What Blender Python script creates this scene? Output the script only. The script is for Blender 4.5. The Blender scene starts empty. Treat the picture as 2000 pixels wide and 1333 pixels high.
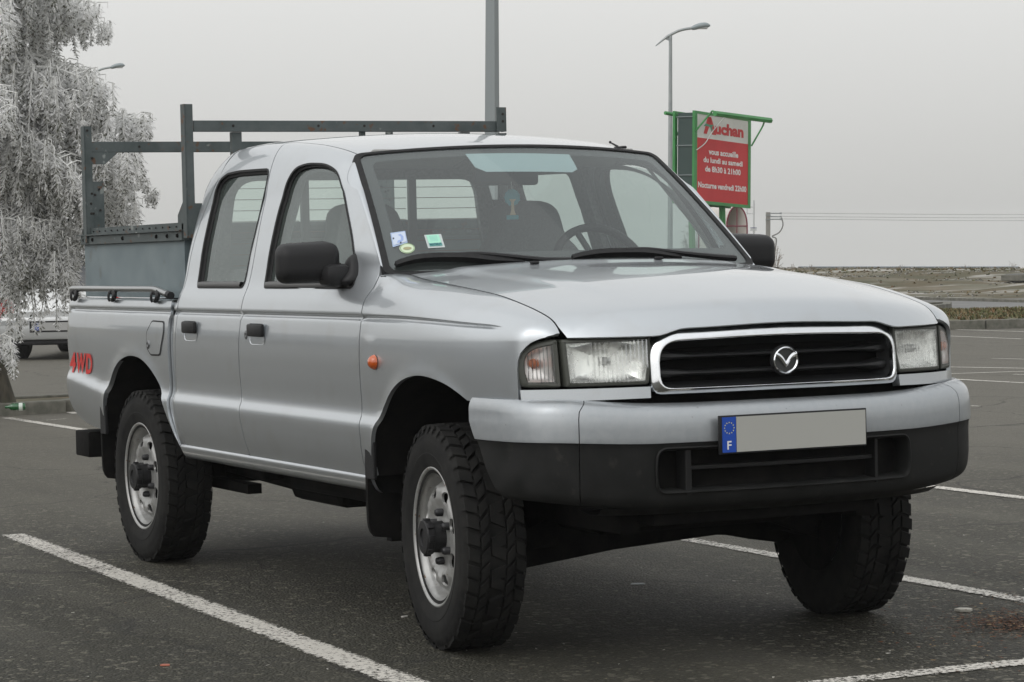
import bpy, bmesh, math, random
import numpy as np
from mathutils import Vector, Matrix
from mathutils.geometry import delaunay_2d_cdt
from bisect import bisect_right
R_ = math.radians
sc = bpy.context.scene
# ------------------------------------------------------------------ camera
CAM = np.array([7.694, -4.291, 1.265]); YAW, PITCH, ROLL = R_(153.91), R_(-1.89), R_(-1.29)
FPX = 5152.0 / 2000.0; HAZE = .0006
fw = np.array([math.cos(YAW)*math.cos(PITCH), math.sin(YAW)*math.cos(PITCH), math.sin(PITCH)])
rt = np.array([math.sin(YAW), -math.cos(YAW), 0.0]); up = np.cross(rt, fw)
RV = rt*math.cos(ROLL) + up*math.sin(ROLL); UV = -rt*math.sin(ROLL) + up*math.cos(ROLL)
cd = bpy.data.cameras.new('camera'); co = bpy.data.objects.new('camera', cd); sc.collection.objects.link(co)
cd.sensor_width = 36.0; cd.lens = 36.0*FPX; cd.clip_end = 3000; cd.clip_start = .1
m = Matrix(((RV[0], UV[0], -fw[0]), (RV[1], UV[1], -fw[1]), (RV[2], UV[2], -fw[2])))
co.matrix_world = Matrix.Translation(Vector(CAM)) @ m.to_4x4()
sc.camera = co
# ------------------------------------------------------------------ world, sun, exposure
SUN_EL, SUN_AZ = R_(48), R_(165)            # a veiled sun, ahead and to the near side of the pickup
w = bpy.data.worlds.new('World'); sc.world = w; w.use_nodes = True
nt = w.node_tree; N = nt.nodes; L = nt.links
bg = N['Background']
sky = N.new('ShaderNodeTexSky'); sky.sky_type = 'NISHITA'; sky.sun_disc = False
sky.sun_elevation = SUN_EL; sky.sun_rotation = SUN_AZ; sky.air_density = 1; sky.dust_density = 6
skb = N.new('ShaderNodeBackground'); skb.inputs[1].default_value = .05
hs = N.new('ShaderNodeHueSaturation'); hs.inputs['Saturation'].default_value = .12
L.new(sky.outputs[0], hs.inputs['Color']); L.new(hs.outputs[0], skb.inputs[0])
tc = N.new('ShaderNodeTexCoord'); sx = N.new('ShaderNodeSeparateXYZ'); L.new(tc.outputs['Generated'], sx.inputs[0])
rp = N.new('ShaderNodeValToRGB'); L.new(sx.outputs['Z'], rp.inputs[0])
e = rp.color_ramp.elements
e[0].position = 0.0; e[0].color = (.535, .535, .515, 1)
e[1].position = 1.0; e[1].color = (.70, .72, .735, 1)
for p, c in ((.05, (.60, .60, .585)), (.12, (.68, .682, .668)), (.4, (.70, .705, .70))):
    q = e.new(p); q.color = (*c, 1)
L.new(rp.outputs[0], bg.inputs[0]); bg.inputs[1].default_value = 1.03
ad = N.new('ShaderNodeAddShader'); L.new(bg.outputs[0], ad.inputs[0]); L.new(skb.outputs[0], ad.inputs[1])
L.new(ad.outputs[0], N['World Output'].inputs[0])
sd = bpy.data.lights.new('sun', 'SUN'); sd.energy = .5; sd.angle = R_(140); sd.color = (1, .97, .93)
so = bpy.data.objects.new('sun', sd); sc.collection.objects.link(so)
so.rotation_euler = Vector((math.sin(SUN_AZ)*math.cos(SUN_EL), math.cos(SUN_AZ)*math.cos(SUN_EL), math.sin(SUN_EL))).to_track_quat('Z', 'Y').to_euler()
sc.view_settings.view_transform = 'Standard'; sc.view_settings.look = 'None'
sc.view_settings.exposure = 0; sc.view_settings.gamma = 1
sc.cycles.max_bounces = 8; sc.cycles.transparent_max_bounces = 16
# ------------------------------------------------------------------ projection helpers (photo pixels -> real places)
FH = np.array([math.cos(YAW), math.sin(YAW)]); RH = np.array([math.sin(YAW), -math.cos(YAW)])
def ray(px, py): return fw + (px-1000)/5152.*RV - (py-666.5)/5152.*UV
def at_d(px, py, d):
    r = ray(px, py); return CAM + r*d/(r[0]*FH[0]+r[1]*FH[1])
def at_z(px, py, z=0.):
    r = ray(px, py); return CAM + r*(z-CAM[2])/r[2]
GR = -rt*math.sin(ROLL) + np.array([0, 0, math.cos(ROLL)])        # true vertical: the car park slopes a little
def gview(d, s, z=0.): return np.array([CAM[0]+FH[0]*d+RH[0]*s, CAM[1]+FH[1]*d+RH[1]*s, z])
# ------------------------------------------------------------------ materials
MATS = {}
def mat(name, col, rough=.5, metal=0., coat=0., **k):
    if name in MATS: return MATS[name]
    m = bpy.data.materials.new(name); m.use_nodes = True
    b = m.node_tree.nodes['Principled BSDF']
    b.inputs['Base Color'].default_value = (*col, 1); b.inputs['Roughness'].default_value = rough
    b.inputs['Metallic'].default_value = metal; b.inputs['Coat Weight'].default_value = coat
    b.inputs['Coat Roughness'].default_value = k.get('cr', .03)
    if 'spec' in k: b.inputs['Specular IOR Level'].default_value = k['spec']
    if 'trans' in k: b.inputs['Transmission Weight'].default_value = k['trans']
    MATS[name] = m
    return m
def nz(m, scale, c1, c2, lo=.35, hi=.65, detail=6, bump=0., dist=.002, rough=None, coord='Object', stretch=None, rdet=.6):
    """noise mixes two colours (and bumps) on a material"""
    nt = m.node_tree; N = nt.nodes; L = nt.links; b = N['Principled BSDF']
    t = N.new('ShaderNodeTexCoord'); src = t.outputs[coord]
    if stretch:
        mp = N.new('ShaderNodeMapping'); mp.inputs['Scale'].default_value = stretch; L.new(src, mp.inputs[0]); src = mp.outputs[0]
    n = N.new('ShaderNodeTexNoise'); n.inputs['Scale'].default_value = scale; n.inputs['Detail'].default_value = detail
    n.inputs['Roughness'].default_value = rdet
    L.new(src, n.inputs[0])
    r = N.new('ShaderNodeMapRange'); r.inputs[1].default_value = lo; r.inputs[2].default_value = hi; L.new(n.outputs[0], r.inputs[0])
    mx = N.new('ShaderNodeMix'); mx.data_type = 'RGBA'; L.new(r.outputs[0], mx.inputs[0])
    mx.inputs[6].default_value = (*c1, 1)
    mx.inputs[7].default_value = (*c2, 1)
    L.new(mx.outputs[2], b.inputs['Base Color'])
    if bump:
        bp = N.new('ShaderNodeBump'); bp.inputs['Strength'].default_value = bump; bp.inputs['Distance'].default_value = dist
        L.new(n.outputs[0], bp.inputs['Height']); L.new(bp.outputs[0], b.inputs['Normal'])
    if rough:
        rr = N.new('ShaderNodeMapRange'); rr.inputs[1].default_value = lo; rr.inputs[2].default_value = hi
        rr.inputs[3].default_value = rough[0]; rr.inputs[4].default_value = rough[1]; L.new(n.outputs[0], rr.inputs[0]); L.new(rr.outputs[0], b.inputs['Roughness'])
    return m
def overlay(m, scale, col, lo, hi, detail=4, amount=1., coord='Object', stretch=None):
    """lay a second noise of another colour over the base colour"""
    nt = m.node_tree; N = nt.nodes; L = nt.links; b = N['Principled BSDF']
    t = N.new('ShaderNodeTexCoord'); src = t.outputs[coord]
    if stretch:
        mp = N.new('ShaderNodeMapping'); mp.inputs['Scale'].default_value = stretch; L.new(src, mp.inputs[0]); src = mp.outputs[0]
    n = N.new('ShaderNodeTexNoise'); n.inputs['Scale'].default_value = scale; n.inputs['Detail'].default_value = detail; L.new(src, n.inputs[0])
    r = N.new('ShaderNodeMapRange'); r.inputs[1].default_value = lo; r.inputs[2].default_value = hi; r.inputs[4].default_value = amount; L.new(n.outputs[0], r.inputs[0])
    mx = N.new('ShaderNodeMix'); mx.data_type = 'RGBA'; L.new(r.outputs[0], mx.inputs[0])
    l = b.inputs['Base Color'].links
    if l: L.new(l[0].from_socket, mx.inputs[6])
    else: mx.inputs[6].default_value = b.inputs['Base Color'].default_value
    mx.inputs[7].default_value = (*col, 1); L.new(mx.outputs[2], b.inputs['Base Color'])
    return m
def fresnel(nt, ior):
    N = nt.nodes; L = nt.links; f = N.new('ShaderNodeFresnel'); g = N.new('ShaderNodeNewGeometry'); m = N.new('ShaderNodeMapRange')
    m.inputs[3].default_value = ior; m.inputs[4].default_value = 1/ior; L.new(g.outputs['Backfacing'], m.inputs[0]); L.new(m.outputs[0], f.inputs[0]); return f
def glass(name, tint, ior=1.75, rough=.0, haze=0., hcol=(.6, .62, .6)):
    if name in MATS: return MATS[name]
    m = bpy.data.materials.new(name); m.use_nodes = True; nt = m.node_tree; N = nt.nodes; L = nt.links
    N.remove(N['Principled BSDF']); o = N['Material Output']
    t = N.new('ShaderNodeBsdfTransparent'); t.inputs[0].default_value = (*tint, 1)
    g = N.new('ShaderNodeBsdfGlossy'); g.inputs['Roughness'].default_value = rough; g.inputs[0].default_value = (.95, 1, 1, 1)
    f = fresnel(nt, ior)
    x = N.new('ShaderNodeMixShader'); L.new(f.outputs[0], x.inputs[0]); L.new(t.outputs[0], x.inputs[1]); L.new(g.outputs[0], x.inputs[2])
    out = x
    if haze:                                   # pale veil lightening the pane; on the tint band it paints mirrored sky
        d = N.new('ShaderNodeBsdfDiffuse'); d.inputs[0].default_value = (*hcol, 1)
        y = N.new('ShaderNodeMixShader'); y.inputs[0].default_value = haze; L.new(x.outputs[0], y.inputs[1]); L.new(d.outputs[0], y.inputs[2]); out = y
    L.new(out.outputs[0], o.inputs[0]); MATS[name] = m
    return m
PAINT = mat('silver_paint', (.40, .425, .445), .36, .80, 1.0, cr=.04)
nz(PAINT, 1400, (.43, .457, .480), (.585, .615, .638), .3, .7, 2, rough=(.32, .42))
overlay(PAINT, 7, (.40, .39, .37), .55, .8, 6, .35)
PAINTR = mat('bumper_paint', (.50, .51, .52), .42, .6, .8, cr=.1)
nz(PAINTR, 40, (.36, .385, .405), (.41, .43, .445), .3, .7, 5, rough=(.38, .48))
overlay(PAINTR, 75, (.10, .10, .09), .73, .76, 2, .4)
CHROME = mat('chrome', (.80, .82, .84), .12, 1.0); nz(CHROME, 30, (.78, .80, .82), (.84, .86, .88), rough=(.08, .2))
RUB = mat('black_rubber', (.012, .012, .013), .6, spec=.3); nz(RUB, 60, (.008, .008, .009), (.016, .016, .016), bump=.1)
PLAS = mat('black_plastic', (.014, .014, .015), .5, spec=.32); nz(PLAS, 300, (.010, .010, .011), (.018, .018, .019), bump=.25, dist=.0006, rough=(.42, .6))
BPLAS = mat('bumper_plastic', (.013, .013, .013), .6, spec=.2); nz(BPLAS, 12, (.010, .0105, .010), (.017, .017, .0165), bump=.1, dist=.0008, rough=(.48, .65))
overlay(BPLAS, 25, (.075, .07, .062), .62, .8, 6, .35)
DARK = mat('dark_underbody', (.006, .006, .006), .9, spec=.15); nz(DARK, 20, (.004, .004, .004), (.012, .011, .010))
TYRE = mat('tyre_rubber', (.02, .02, .02), .8, spec=.2); nz(TYRE, 14, (.009, .009, .009), (.020, .0195, .018), bump=.15)
STEEL = mat('wheel_steel', (.38, .38, .37), .4, .45); nz(STEEL, 30, (.31, .31, .30), (.42, .42, .41), rough=(.3, .45)); overlay(STEEL, 55, (.16, .08, .03), .64, .70, 6, .8)
SEAT = mat('seat_cloth', (.14, .14, .145), .9); nz(SEAT, 200, (.11, .11, .115), (.17, .17, .175), bump=.3)
TRIM = mat('interior_trim', (.16, .165, .165), .75); nz(TRIM, 80, (.20, .205, .205), (.27, .27, .27), bump=.1)
LINER = mat('headliner', (.32, .32, .31), .9); nz(LINER, 150, (.29, .29, .28), (.35, .35, .34), bump=.1)
DASH = mat('dash_plastic', (.085, .09, .09), .65); nz(DASH, 200, (.07, .075, .075), (.10, .105, .105), bump=.2)
GREY = mat('rack_steel', (.13, .16, .165), .5, .2)
nz(GREY, 9, (.060, .076, .076), (.105, .122, .122), bump=.15, rough=(.45, .65)); overlay(GREY, 26, (.12, .055, .025), .62, .68, 6, .85); overlay(GREY, 17, (.36, .38, .36), .66, .72, 8, .6)
PANELG = mat('box_sheet', (.16, .20, .215), .55, .15); nz(PANELG, 6, (.145, .185, .20), (.20, .24, .25), rough=(.45, .65)); overlay(PANELG, 7, (.12, .11, .09), .60, .75, 8, .6)
GLASS = glass('side_glass', (.76, .84, .81), 1.6, haze=.06, hcol=(.6, .70, .65))
WGLASS = glass('windshield_glass', (.76, .83, .81), 1.8, haze=.02)
RGLASS = glass('rear_glass', (.80, .86, .82), 1.5)
ORANGE = mat('orange_lens', (.52, .09, .01), .25, coat=1)
RED = mat('red_decal', (.62, .035, .03), .4)
WHITE = mat('white_paint', (.75, .74, .70), .6)
# ------------------------------------------------------------------ object helpers
def link(o, parent=None):
    sc.collection.objects.link(o)
    if parent is not None: o.parent = parent
    return o
def empty(name, loc=(0, 0, 0), label=None, cat=None, group=None, rz=0., parent=None):
    o = bpy.data.objects.new(name, None); link(o, parent); o.location = [float(a) for a in loc]; o.rotation_euler = (0, 0, rz)
    o.empty_display_size = .1
    tag(o, label, cat, group); return o
def tag(o, label=None, cat=None, group=None, kind=None):
    if label: o['label'] = label
    if cat: o['category'] = cat
    if group: o['group'] = group
    if kind: o['kind'] = kind
    return o
def mobj(name, V, F, mt, parent=None, smooth=True, normals=None, autos=None, recalc=False):
    me = bpy.data.meshes.new(name)
    me.from_pydata([tuple(map(float, v)) for v in V], [], [tuple(int(i) for i in f) for f in F])
    for x in (mt if isinstance(mt, (list, tuple)) else [mt]): me.materials.append(x)
    if recalc:
        bm = bmesh.new(); bm.from_mesh(me); bmesh.ops.recalc_face_normals(bm, faces=bm.faces); bm.to_mesh(me); bm.free()
    if smooth:
        me.polygons.foreach_set('use_smooth', [True]*len(me.polygons))
        if autos is not None: me.set_sharp_from_angle(angle=R_(autos))
    if normals is not None: me.normals_split_custom_set_from_vertices([tuple(map(float, n)) for n in normals])
    me.update()
    return link(bpy.data.objects.new(name, me), parent)
class MB:
    def __init__(s): s.V = []; s.F = []; s.M = []
    def add(s, V, F, mi=0):
        o = len(s.V); s.V += [tuple(map(float, v)) for v in V]; s.F += [tuple(int(i)+o for i in f) for f in F]; s.M += [mi]*len(F); return s
    def box(s, c, d, rot=None, mi=0, bev=0.):
        bm = bmesh.new(); bmesh.ops.create_cube(bm, size=1)
        for v in bm.verts: v.co = Vector((v.co.x*d[0], v.co.y*d[1], v.co.z*d[2]))
        if bev: bmesh.ops.bevel(bm, geom=list(bm.edges), offset=bev, segments=2, affect='EDGES', profile=.5)
        M = Matrix.Translation(Vector([float(a) for a in c]))
        if rot is not None: M = M @ rot.to_4x4()
        V = [M @ v.co for v in bm.verts]; bm.verts.index_update(); F = [[v.index for v in f.verts] for f in bm.faces]; bm.free()
        return s.add(V, F, mi)
    def tube(s, P, r, n=8, mi=0, cap=True, flat=1.):
        P = [np.array(p, float) for p in P]; rs = r if isinstance(r, (list, tuple)) else [r]*len(P)
        V = []; F = []; ref = None
        for i, p in enumerate(P):
            t = P[min(i+1, len(P)-1)] - P[max(i-1, 0)]; t /= (np.linalg.norm(t)+1e-12)
            if ref is None: ref = np.array([0, 0, 1.]) if abs(t[2]) < .9 else np.array([1., 0, 0])
            a = np.cross(t, ref); a /= np.linalg.norm(a); b = np.cross(a, t); ref = b
            for k in range(n):
                th = 2*math.pi*k/n; V.append(p + rs[i]*(math.cos(th)*a + flat*math.sin(th)*b))
        for i in range(len(P)-1):
            for k in range(n): F.append((i*n+k, i*n+(k+1) % n, (i+1)*n+(k+1) % n, (i+1)*n+k))
        if cap: F.append(tuple(range(n))[::-1]); F.append(tuple((len(P)-1)*n+k for k in range(n)))
        return s.add(V, F, mi)
    def rev(s, prof, o=(0, 0, 0), ax='y', n=48, mi=0, sg=1):
        """prof: (radius, along) revolved about an axis"""
        V = []; F = []
        for (r, h) in prof:
            for k in range(n):
                th = 2*math.pi*k/n; c, q = r*math.cos(th), r*math.sin(th)
                p = {'y': (c, h*sg, q), 'z': (c, q, h), 'x': (h, c, q)}[ax]; V.append((p[0]+o[0], p[1]+o[1], p[2]+o[2]))
        for i in range(len(prof)-1):
            for k in range(n): F.append((i*n+k, i*n+(k+1) % n, (i+1)*n+(k+1) % n, (i+1)*n+k))
        return s.add(V, F, mi)
    def prism(s, poly, o, e1, e2, e3, mi=0):
        """extrude a 2D polygon: o + a*e1 + b*e2, thickness e3"""
        o, e1, e2, e3 = map(lambda q: np.array(q, float), (o, e1, e2, e3)); n = len(poly)
        V = [o+a*e1+b*e2 for a, b in poly] + [o+a*e1+b*e2+e3 for a, b in poly]
        F = [tuple(range(n)), tuple(range(2*n-1, n-1, -1))] + [(i, i+n, (i+1) % n+n, (i+1) % n) for i in range(n)]
        return s.add(V, F, mi)
    def build(s, name, mt, parent=None, smooth=False, autos=35, recalc=True):
        o = mobj(name, s.V, s.F, mt, parent, smooth=False)
        me = o.data; me.polygons.foreach_set('material_index', s.M)
        if recalc:
            bm = bmesh.new(); bm.from_mesh(me); bmesh.ops.recalc_face_normals(bm, faces=bm.faces); bm.to_mesh(me); bm.free()
        if smooth:
            me.polygons.foreach_set('use_smooth', [True]*len(me.polygons)); me.set_sharp_from_angle(angle=R_(autos))
        return o
def pchip(xs, ys):
    xs = list(map(float, xs)); ys = list(map(float, ys)); n = len(xs)
    h = [xs[i+1]-xs[i] for i in range(n-1)]; d = [(ys[i+1]-ys[i])/h[i] for i in range(n-1)]; mm = [d[0]]
    for i in range(1, n-1):
        if d[i-1]*d[i] <= 0: mm.append(0.)
        else:
            w1 = 2*h[i]+h[i-1]; w2 = h[i]+2*h[i-1]; mm.append((w1+w2)/(w1/d[i-1]+w2/d[i]))
    mm.append(d[-1])
    def f(x):
        if x <= xs[0]: return ys[0]+mm[0]*(x-xs[0])
        if x >= xs[-1]: return ys[-1]+mm[-1]*(x-xs[-1])
        i = bisect_right(xs, x)-1; t = (x-xs[i])/h[i]
        return (ys[i]*(1+2*t)*(1-t)**2 + h[i]*mm[i]*t*(1-t)**2 + ys[i+1]*t*t*(3-2*t) + h[i]*mm[i+1]*t*t*(t-1))
    return f
def sstep(a, b, x):
    t = min(1, max(0, (x-a)/(b-a))); return t*t*(3-2*t)
def rnd(poly, r, seg=5):
    """round polygon corners; r one radius or one per corner"""
    n = len(poly); out = []
    for i in range(n):
        p = np.array(poly[i], float); a = np.array(poly[i-1], float)-p; b = np.array(poly[(i+1) % n], float)-p
        rr = r[i] if isinstance(r, (list, tuple)) else r
        la, lb = np.linalg.norm(a), np.linalg.norm(b); k = min(rr, la*.49, lb*.49)
        if k < 1e-4: out.append(tuple(p)); continue
        A = p+a/la*k; B = p+b/lb*k
        for j in range(seg+1):
            t = j/seg; q = (1-t)**2*A+2*t*(1-t)*p+t*t*B; out.append(tuple(q))
    return out
def dens(loop, h):
    out = []
    for i in range(len(loop)):
        a = np.array(loop[i], float); b = np.array(loop[(i+1) % len(loop)], float); l = np.linalg.norm(b-a)
        if l < 1e-6: continue
        k = max(1, int(math.ceil(l/h)))
        for j in range(k): out.append(tuple(a+(b-a)*j/k))
    return out
def smooth_loop(loop, it=2):
    for _ in range(it):
        o = []
        for i in range(len(loop)):
            a = np.array(loop[i]); b = np.array(loop[(i+1) % len(loop)]); o += [tuple(.75*a+.25*b), tuple(.25*a+.75*b)]
        loop = o
    return loop
def inset(loop, d):
    P = np.array(loop, float); n = len(P); area = .5*np.sum(P[:, 0]*np.roll(P[:, 1], -1)-np.roll(P[:, 0], -1)*P[:, 1]); sg = 1 if area > 0 else -1
    out = []
    for i in range(n):
        a = P[i]-P[i-1]; b = P[(i+1) % n]-P[i]
        na = np.array([-a[1], a[0]])/(np.linalg.norm(a)+1e-9); nb = np.array([-b[1], b[0]])/(np.linalg.norm(b)+1e-9)
        q = na+nb; q /= max(np.linalg.norm(q), 1e-6); c = max(.5, float(q@na))
        out.append(tuple(P[i]+sg*q*d/c))
    return out
def inside(pts, loop):
    P = np.array(loop); x = pts[:, 0][:, None]; y = pts[:, 1][:, None]; x1, y1 = P[:, 0], P[:, 1]; x2, y2 = np.roll(x1, -1), np.roll(y1, -1)
    c = ((y1 > y) != (y2 > y)) & (x < (x2-x1)*(y-y1)/np.where(y2 == y1, 1e-12, y2-y1)+x1)
    return c.sum(1) % 2 == 1
def bdist(pts, loop):
    P = np.array(loop); Q = np.roll(P, -1, 0); d = Q-P; l2 = (d**2).sum(1)+1e-15; out = np.full(len(pts), 1e9)
    for i in range(len(P)):
        t = np.clip(((pts-P[i])@d[i])/l2[i], 0, 1); out = np.minimum(out, np.linalg.norm(pts-(P[i]+t[:, None]*d[i]), axis=1))
    return out
def panel(name, loop, lift, mt, parent, out, holes=(), h=.03, hu=None, rows=(), depth=.012, off=0., bev=0.):
    """a sheet cut to a 2D outline, laid on the surface lift(u,v), with an edge folded inwards"""
    hu = hu or h
    loops = [dens(loop, h*.8)] + [dens(q, h*.8) for q in holes]
    P = np.array(loops[0]); u0, v0 = P.min(0); u1, v1 = P.max(0)
    us = np.arange(u0+hu*.5, u1, hu); vs = list(np.arange(v0+h*.5, v1, h)); rows = [r for r in rows if v0 < r < v1]
    if rows: vs = [v for v in vs if min(abs(v-r) for r in rows) > h*.3] + list(rows)
    vs = sorted(vs)
    G = np.array([(a, b) for a in us for b in vs]) if len(us) and len(vs) else np.zeros((0, 2))
    if len(G):
        k = inside(G, loops[0])
        for q in loops[1:]: k &= ~inside(G, q)
        G = G[k]
        for q in loops:
            if len(G): G = G[bdist(G, q) > min(h, hu)*.22]
    verts = []; edges = []
    for q in loops:
        o = len(verts); verts += q; edges += [(o+i, o+(i+1) % len(q)) for i in range(len(q))]
    verts = [Vector(v) for v in verts] + [Vector(g) for g in G]
    V2, _, F2, *_ = delaunay_2d_cdt(verts, edges, [], 0, 1e-6)
    C = np.array([[(V2[f[0]][j]+V2[f[1]][j]+V2[f[2]][j])/3 for j in (0, 1)] for f in F2]); k = inside(C, loops[0])
    for q in loops[1:]: k &= ~inside(C, q)
    F = [f for f, kk in zip(F2, k) if kk]
    eps = 8e-4; out = np.array(out, float)
    def pn(u, v):
        p = np.array(lift(u, v)); a = np.array(lift(u+eps, v))-np.array(lift(u-eps, v)); b = np.array(lift(u, v+eps))-np.array(lift(u, v-eps))
        n = np.cross(a, b); l = np.linalg.norm(n); n = n/l if l > 1e-12 else out
        if n@out < 0: n = -n
        return p+n*off, n
    PV = []; NV = []
    for v in V2: a, b = pn(v[0], v[1]); PV.append(a); NV.append(b)
    FF = []
    for f in F:
        a, b, c = (PV[i] for i in f); n = np.cross(b-a, c-a)
        if n@NV[f[0]] < 0: f = list(f)[::-1]
        FF.append(tuple(f))
    if depth:
        for q in loops:
            pp = [pn(*v) for v in q]; n = len(q); cen = len(PV)
            area = 0.5*sum(q[i][0]*q[(i+1) % n][1]-q[(i+1) % n][0]*q[i][1] for i in range(n))
            e = []
            for i in range(n):
                t = pp[(i+1) % n][0]-pp[i-1][0]; s = np.cross(t, pp[i][1]); s /= (np.linalg.norm(s)+1e-9); e.append(s)
            # decide which way is outwards of the outline
            a2 = np.array(q[0]); tt = np.array(q[1])-a2; nn = np.array([tt[1], -tt[0]]); nn /= np.linalg.norm(nn)+1e-9
            tst = a2+nn*1e-3+tt*.5; ins = bool(inside(np.array([tst]), loops[0])[0]) and not any(bool(inside(np.array([tst]), z)[0]) for z in loops[1:])
            d3 = np.array(lift(*(tst)))-np.array(lift(*(a2+tt*.5))); sg = 1 if (d3@e[0] > 0) != ins else -1
            for i in range(n):
                PV.append(pp[i][0]); NV.append(e[i]*sg)
            for i in range(n):
                PV.append(pp[i][0]-pp[i][1]*depth); NV.append(e[i]*sg)
            for i in range(n):
                j = (i+1) % n; f = (cen+i, cen+j, cen+n+j, cen+n+i)
                nrm = np.cross(PV[f[1]]-PV[f[0]], PV[f[2]]-PV[f[0]])
                if nrm@NV[f[0]] < 0: f = f[::-1]
                FF.append(f)
    return mobj(name, PV, FF, mt, parent, normals=NV)
def poly_on(mb, loop, lift, off, h, mi=0):
    q = dens(loop, h); P = np.array(q); u0, v0 = P.min(0); u1, v1 = P.max(0)
    G = np.array([(a, b) for a in np.arange(u0, u1, h) for b in np.arange(v0, v1, h)]); G = G[inside(G, q)] if len(G) else G
    if len(G): G = G[bdist(G, q) > h*.3]
    V2, _, F2, *_ = delaunay_2d_cdt([Vector(v) for v in q]+[Vector(g) for g in G], [(i, (i+1) % len(q)) for i in range(len(q))], [], 0, 1e-7)
    C = np.array([[sum(V2[i][j] for i in f)/3 for j in (0, 1)] for f in F2]); k = inside(C, q)
    mb.add([np.array(lift(v[0], v[1]))+off for v in V2], [f for f, kk in zip(F2, k) if kk], mi)
def loft(name, loops, mt, parent, closed=True, smooth=True, autos=50, cap=False):
    n = len(loops[0]); V = [p for q in loops for p in q]; F = []
    for i in range(len(loops)-1):
        for k in range(n if closed else n-1): F.append((i*n+k, i*n+(k+1) % n, (i+1)*n+(k+1) % n, (i+1)*n+k))
    if cap: F.append(tuple((len(loops)-1)*n+k for k in range(n)))
    return mobj(name, V, F, mt, parent, smooth=smooth, autos=autos, recalc=True)
def text2d(s, bold=.0):
    cu = bpy.data.curves.new('t', 'FONT'); cu.body = s; cu.offset = bold; cu.resolution_u = 3
    o = bpy.data.objects.new('t', cu); sc.collection.objects.link(o); bpy.context.view_layer.update()
    me = o.evaluated_get(bpy.context.evaluated_depsgraph_get()).to_mesh()
    V = np.array([(v.co.x, v.co.y) for v in me.vertices]); F = [tuple(p.vertices) for p in me.polygons]
    o.evaluated_get(bpy.context.evaluated_depsgraph_get()).to_mesh_clear(); bpy.data.objects.remove(o); bpy.data.curves.remove(cu)
    return V, F
def text_on(mb, s, box, fn, bold=.0, mi=0):
    """text fitted to box (u0,v0,u1,v1), fn(u,v)->3D"""
    V, F = text2d(s, bold); a = V.min(0); b = V.max(0)
    P = [fn(box[0]+(v[0]-a[0])/(b[0]-a[0])*(box[2]-box[0]), box[1]+(v[1]-a[1])/(b[1]-a[1])*(box[3]-box[1])) for v in V]
    mb.add(P, F, mi)
# ================================================================== the truck: its surfaces
WX = pchip([-4.085, -4.055, -4.0, -3.93, -3.7, -3.3, -2.5, -1, -.45, 0, .2, .3, .4, .5, .577, .60, .63, .665, .70],
           [.780, .806, .832, .842, .846, .85, .85, .85, .852, .860, .858, .852, .838, .818, .797, .781, .745, .70, .65])
PROF = pchip([.30, .45, .50, .53, .58, .64, .690, .704, .735, .76, .84, .92, .97, 1.0, 1.03, 1.046, 1.050, 1.057, 1.0625, 1.069, 1.074, 1.10, 1.13, 1.16, 1.30, 1.45, 1.55],
             [-.06, -.045, -.035, -.028, -.014, -.004, 0, -.0015, -.014, -.0165, -.013, -.0105, -.0115, -.014, -.0175, -.0200, -.0215, -.030, -.031, -.022, -.0205, -.026, -.035, -.050, -.088, -.135, -.1705])
ZC = pchip([-2.56, -2.50, -2.45, -2.35, -2.2, -2.0, -1.7, -1.4, -1.2, -1.05, -.97], [1.58, 1.655, 1.695, 1.727, 1.742, 1.748, 1.742, 1.722, 1.698, 1.672, 1.652])
def roof_z(x, y): return ZC(x+.086*(y/.58)**2) - .026*(y/.58)**2 - .03*max(0, (abs(y)-.5)/.1)**2*.3
XR = pchip([.4, 1.1, 1.3, 1.45, 1.55, 1.62, 1.68, 1.72], [-2.49, -2.495, -2.52, -2.535, -2.525, -2.48, -2.41, -2.36])
def cab_side(x, t, w0=None):
    """right-hand side of the cab: t is the height up to 1.5, then it runs over the roof edge"""
    if t <= 1.5: y, z = WX(x)+PROF(t), t
    else:
        s = (t-1.5)/.3; zr = roof_z(x, .58); y0 = WX(x)+PROF(1.5)
        h00, h10, h01, h11 = 2*s**3-3*s*s+1, s**3-2*s*s+s, -2*s**3+3*s*s, s**3-s*s
        k = min(1., max(.3, (zr-1.5)/.2))
        y = h00*y0+h10*(-.055*k)+h01*.58+h11*(-.20); z = h00*1.5+h10*.22*k+h01*zr+h11*.02
    y -= .050*sstep(1.10, 1.24, z)*sstep(-1.15, -.5, x)*(1 if t <= 1.5 else sstep(1.8, 1.5, t))
    xw = XR(z)+.075
    if x < xw: y -= (.012+.058*sstep(1.08, 1.15, z))*(1-math.sqrt(max(0, 1-min(1, (xw-x)/.08)**2)))
    return y, z
def tz(x, z):
    if z <= 1.5: return z
    a, b = 1.5, 1.8
    for _ in range(30):
        c = (a+b)/2
        if cab_side(x, c)[1] < z: a = c
        else: b = c
    return a
def side_lift(sy):
    def f(x, t): y, z = cab_side(x, t); return (x, sy*y, z)
    return f
ZED = pchip([-.50, -.3, -.2, 0, .25, .37, .53, .69, .74, .77, .79, .81, .825, .84], [1.212, 1.203, 1.190, 1.172, 1.150, 1.138, 1.113, 1.080, 1.065, 1.050, 1.034, 1.011, .990, .965])
def fx(y): y = abs(y); return .81-.10*y*y-.45*y**4
def hood_z(x, y):
    xs = x+(.81-fx(y)); c = 1-(y/.683)**2
    z = ZED(xs)+(.030+.012*sstep(-.3, .3, x))*c
    yc = .53-.09*(x+.3); z += .007*sstep(yc+.035, yc-.035, abs(y))*sstep(.7, .35, x)
    return z
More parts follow.
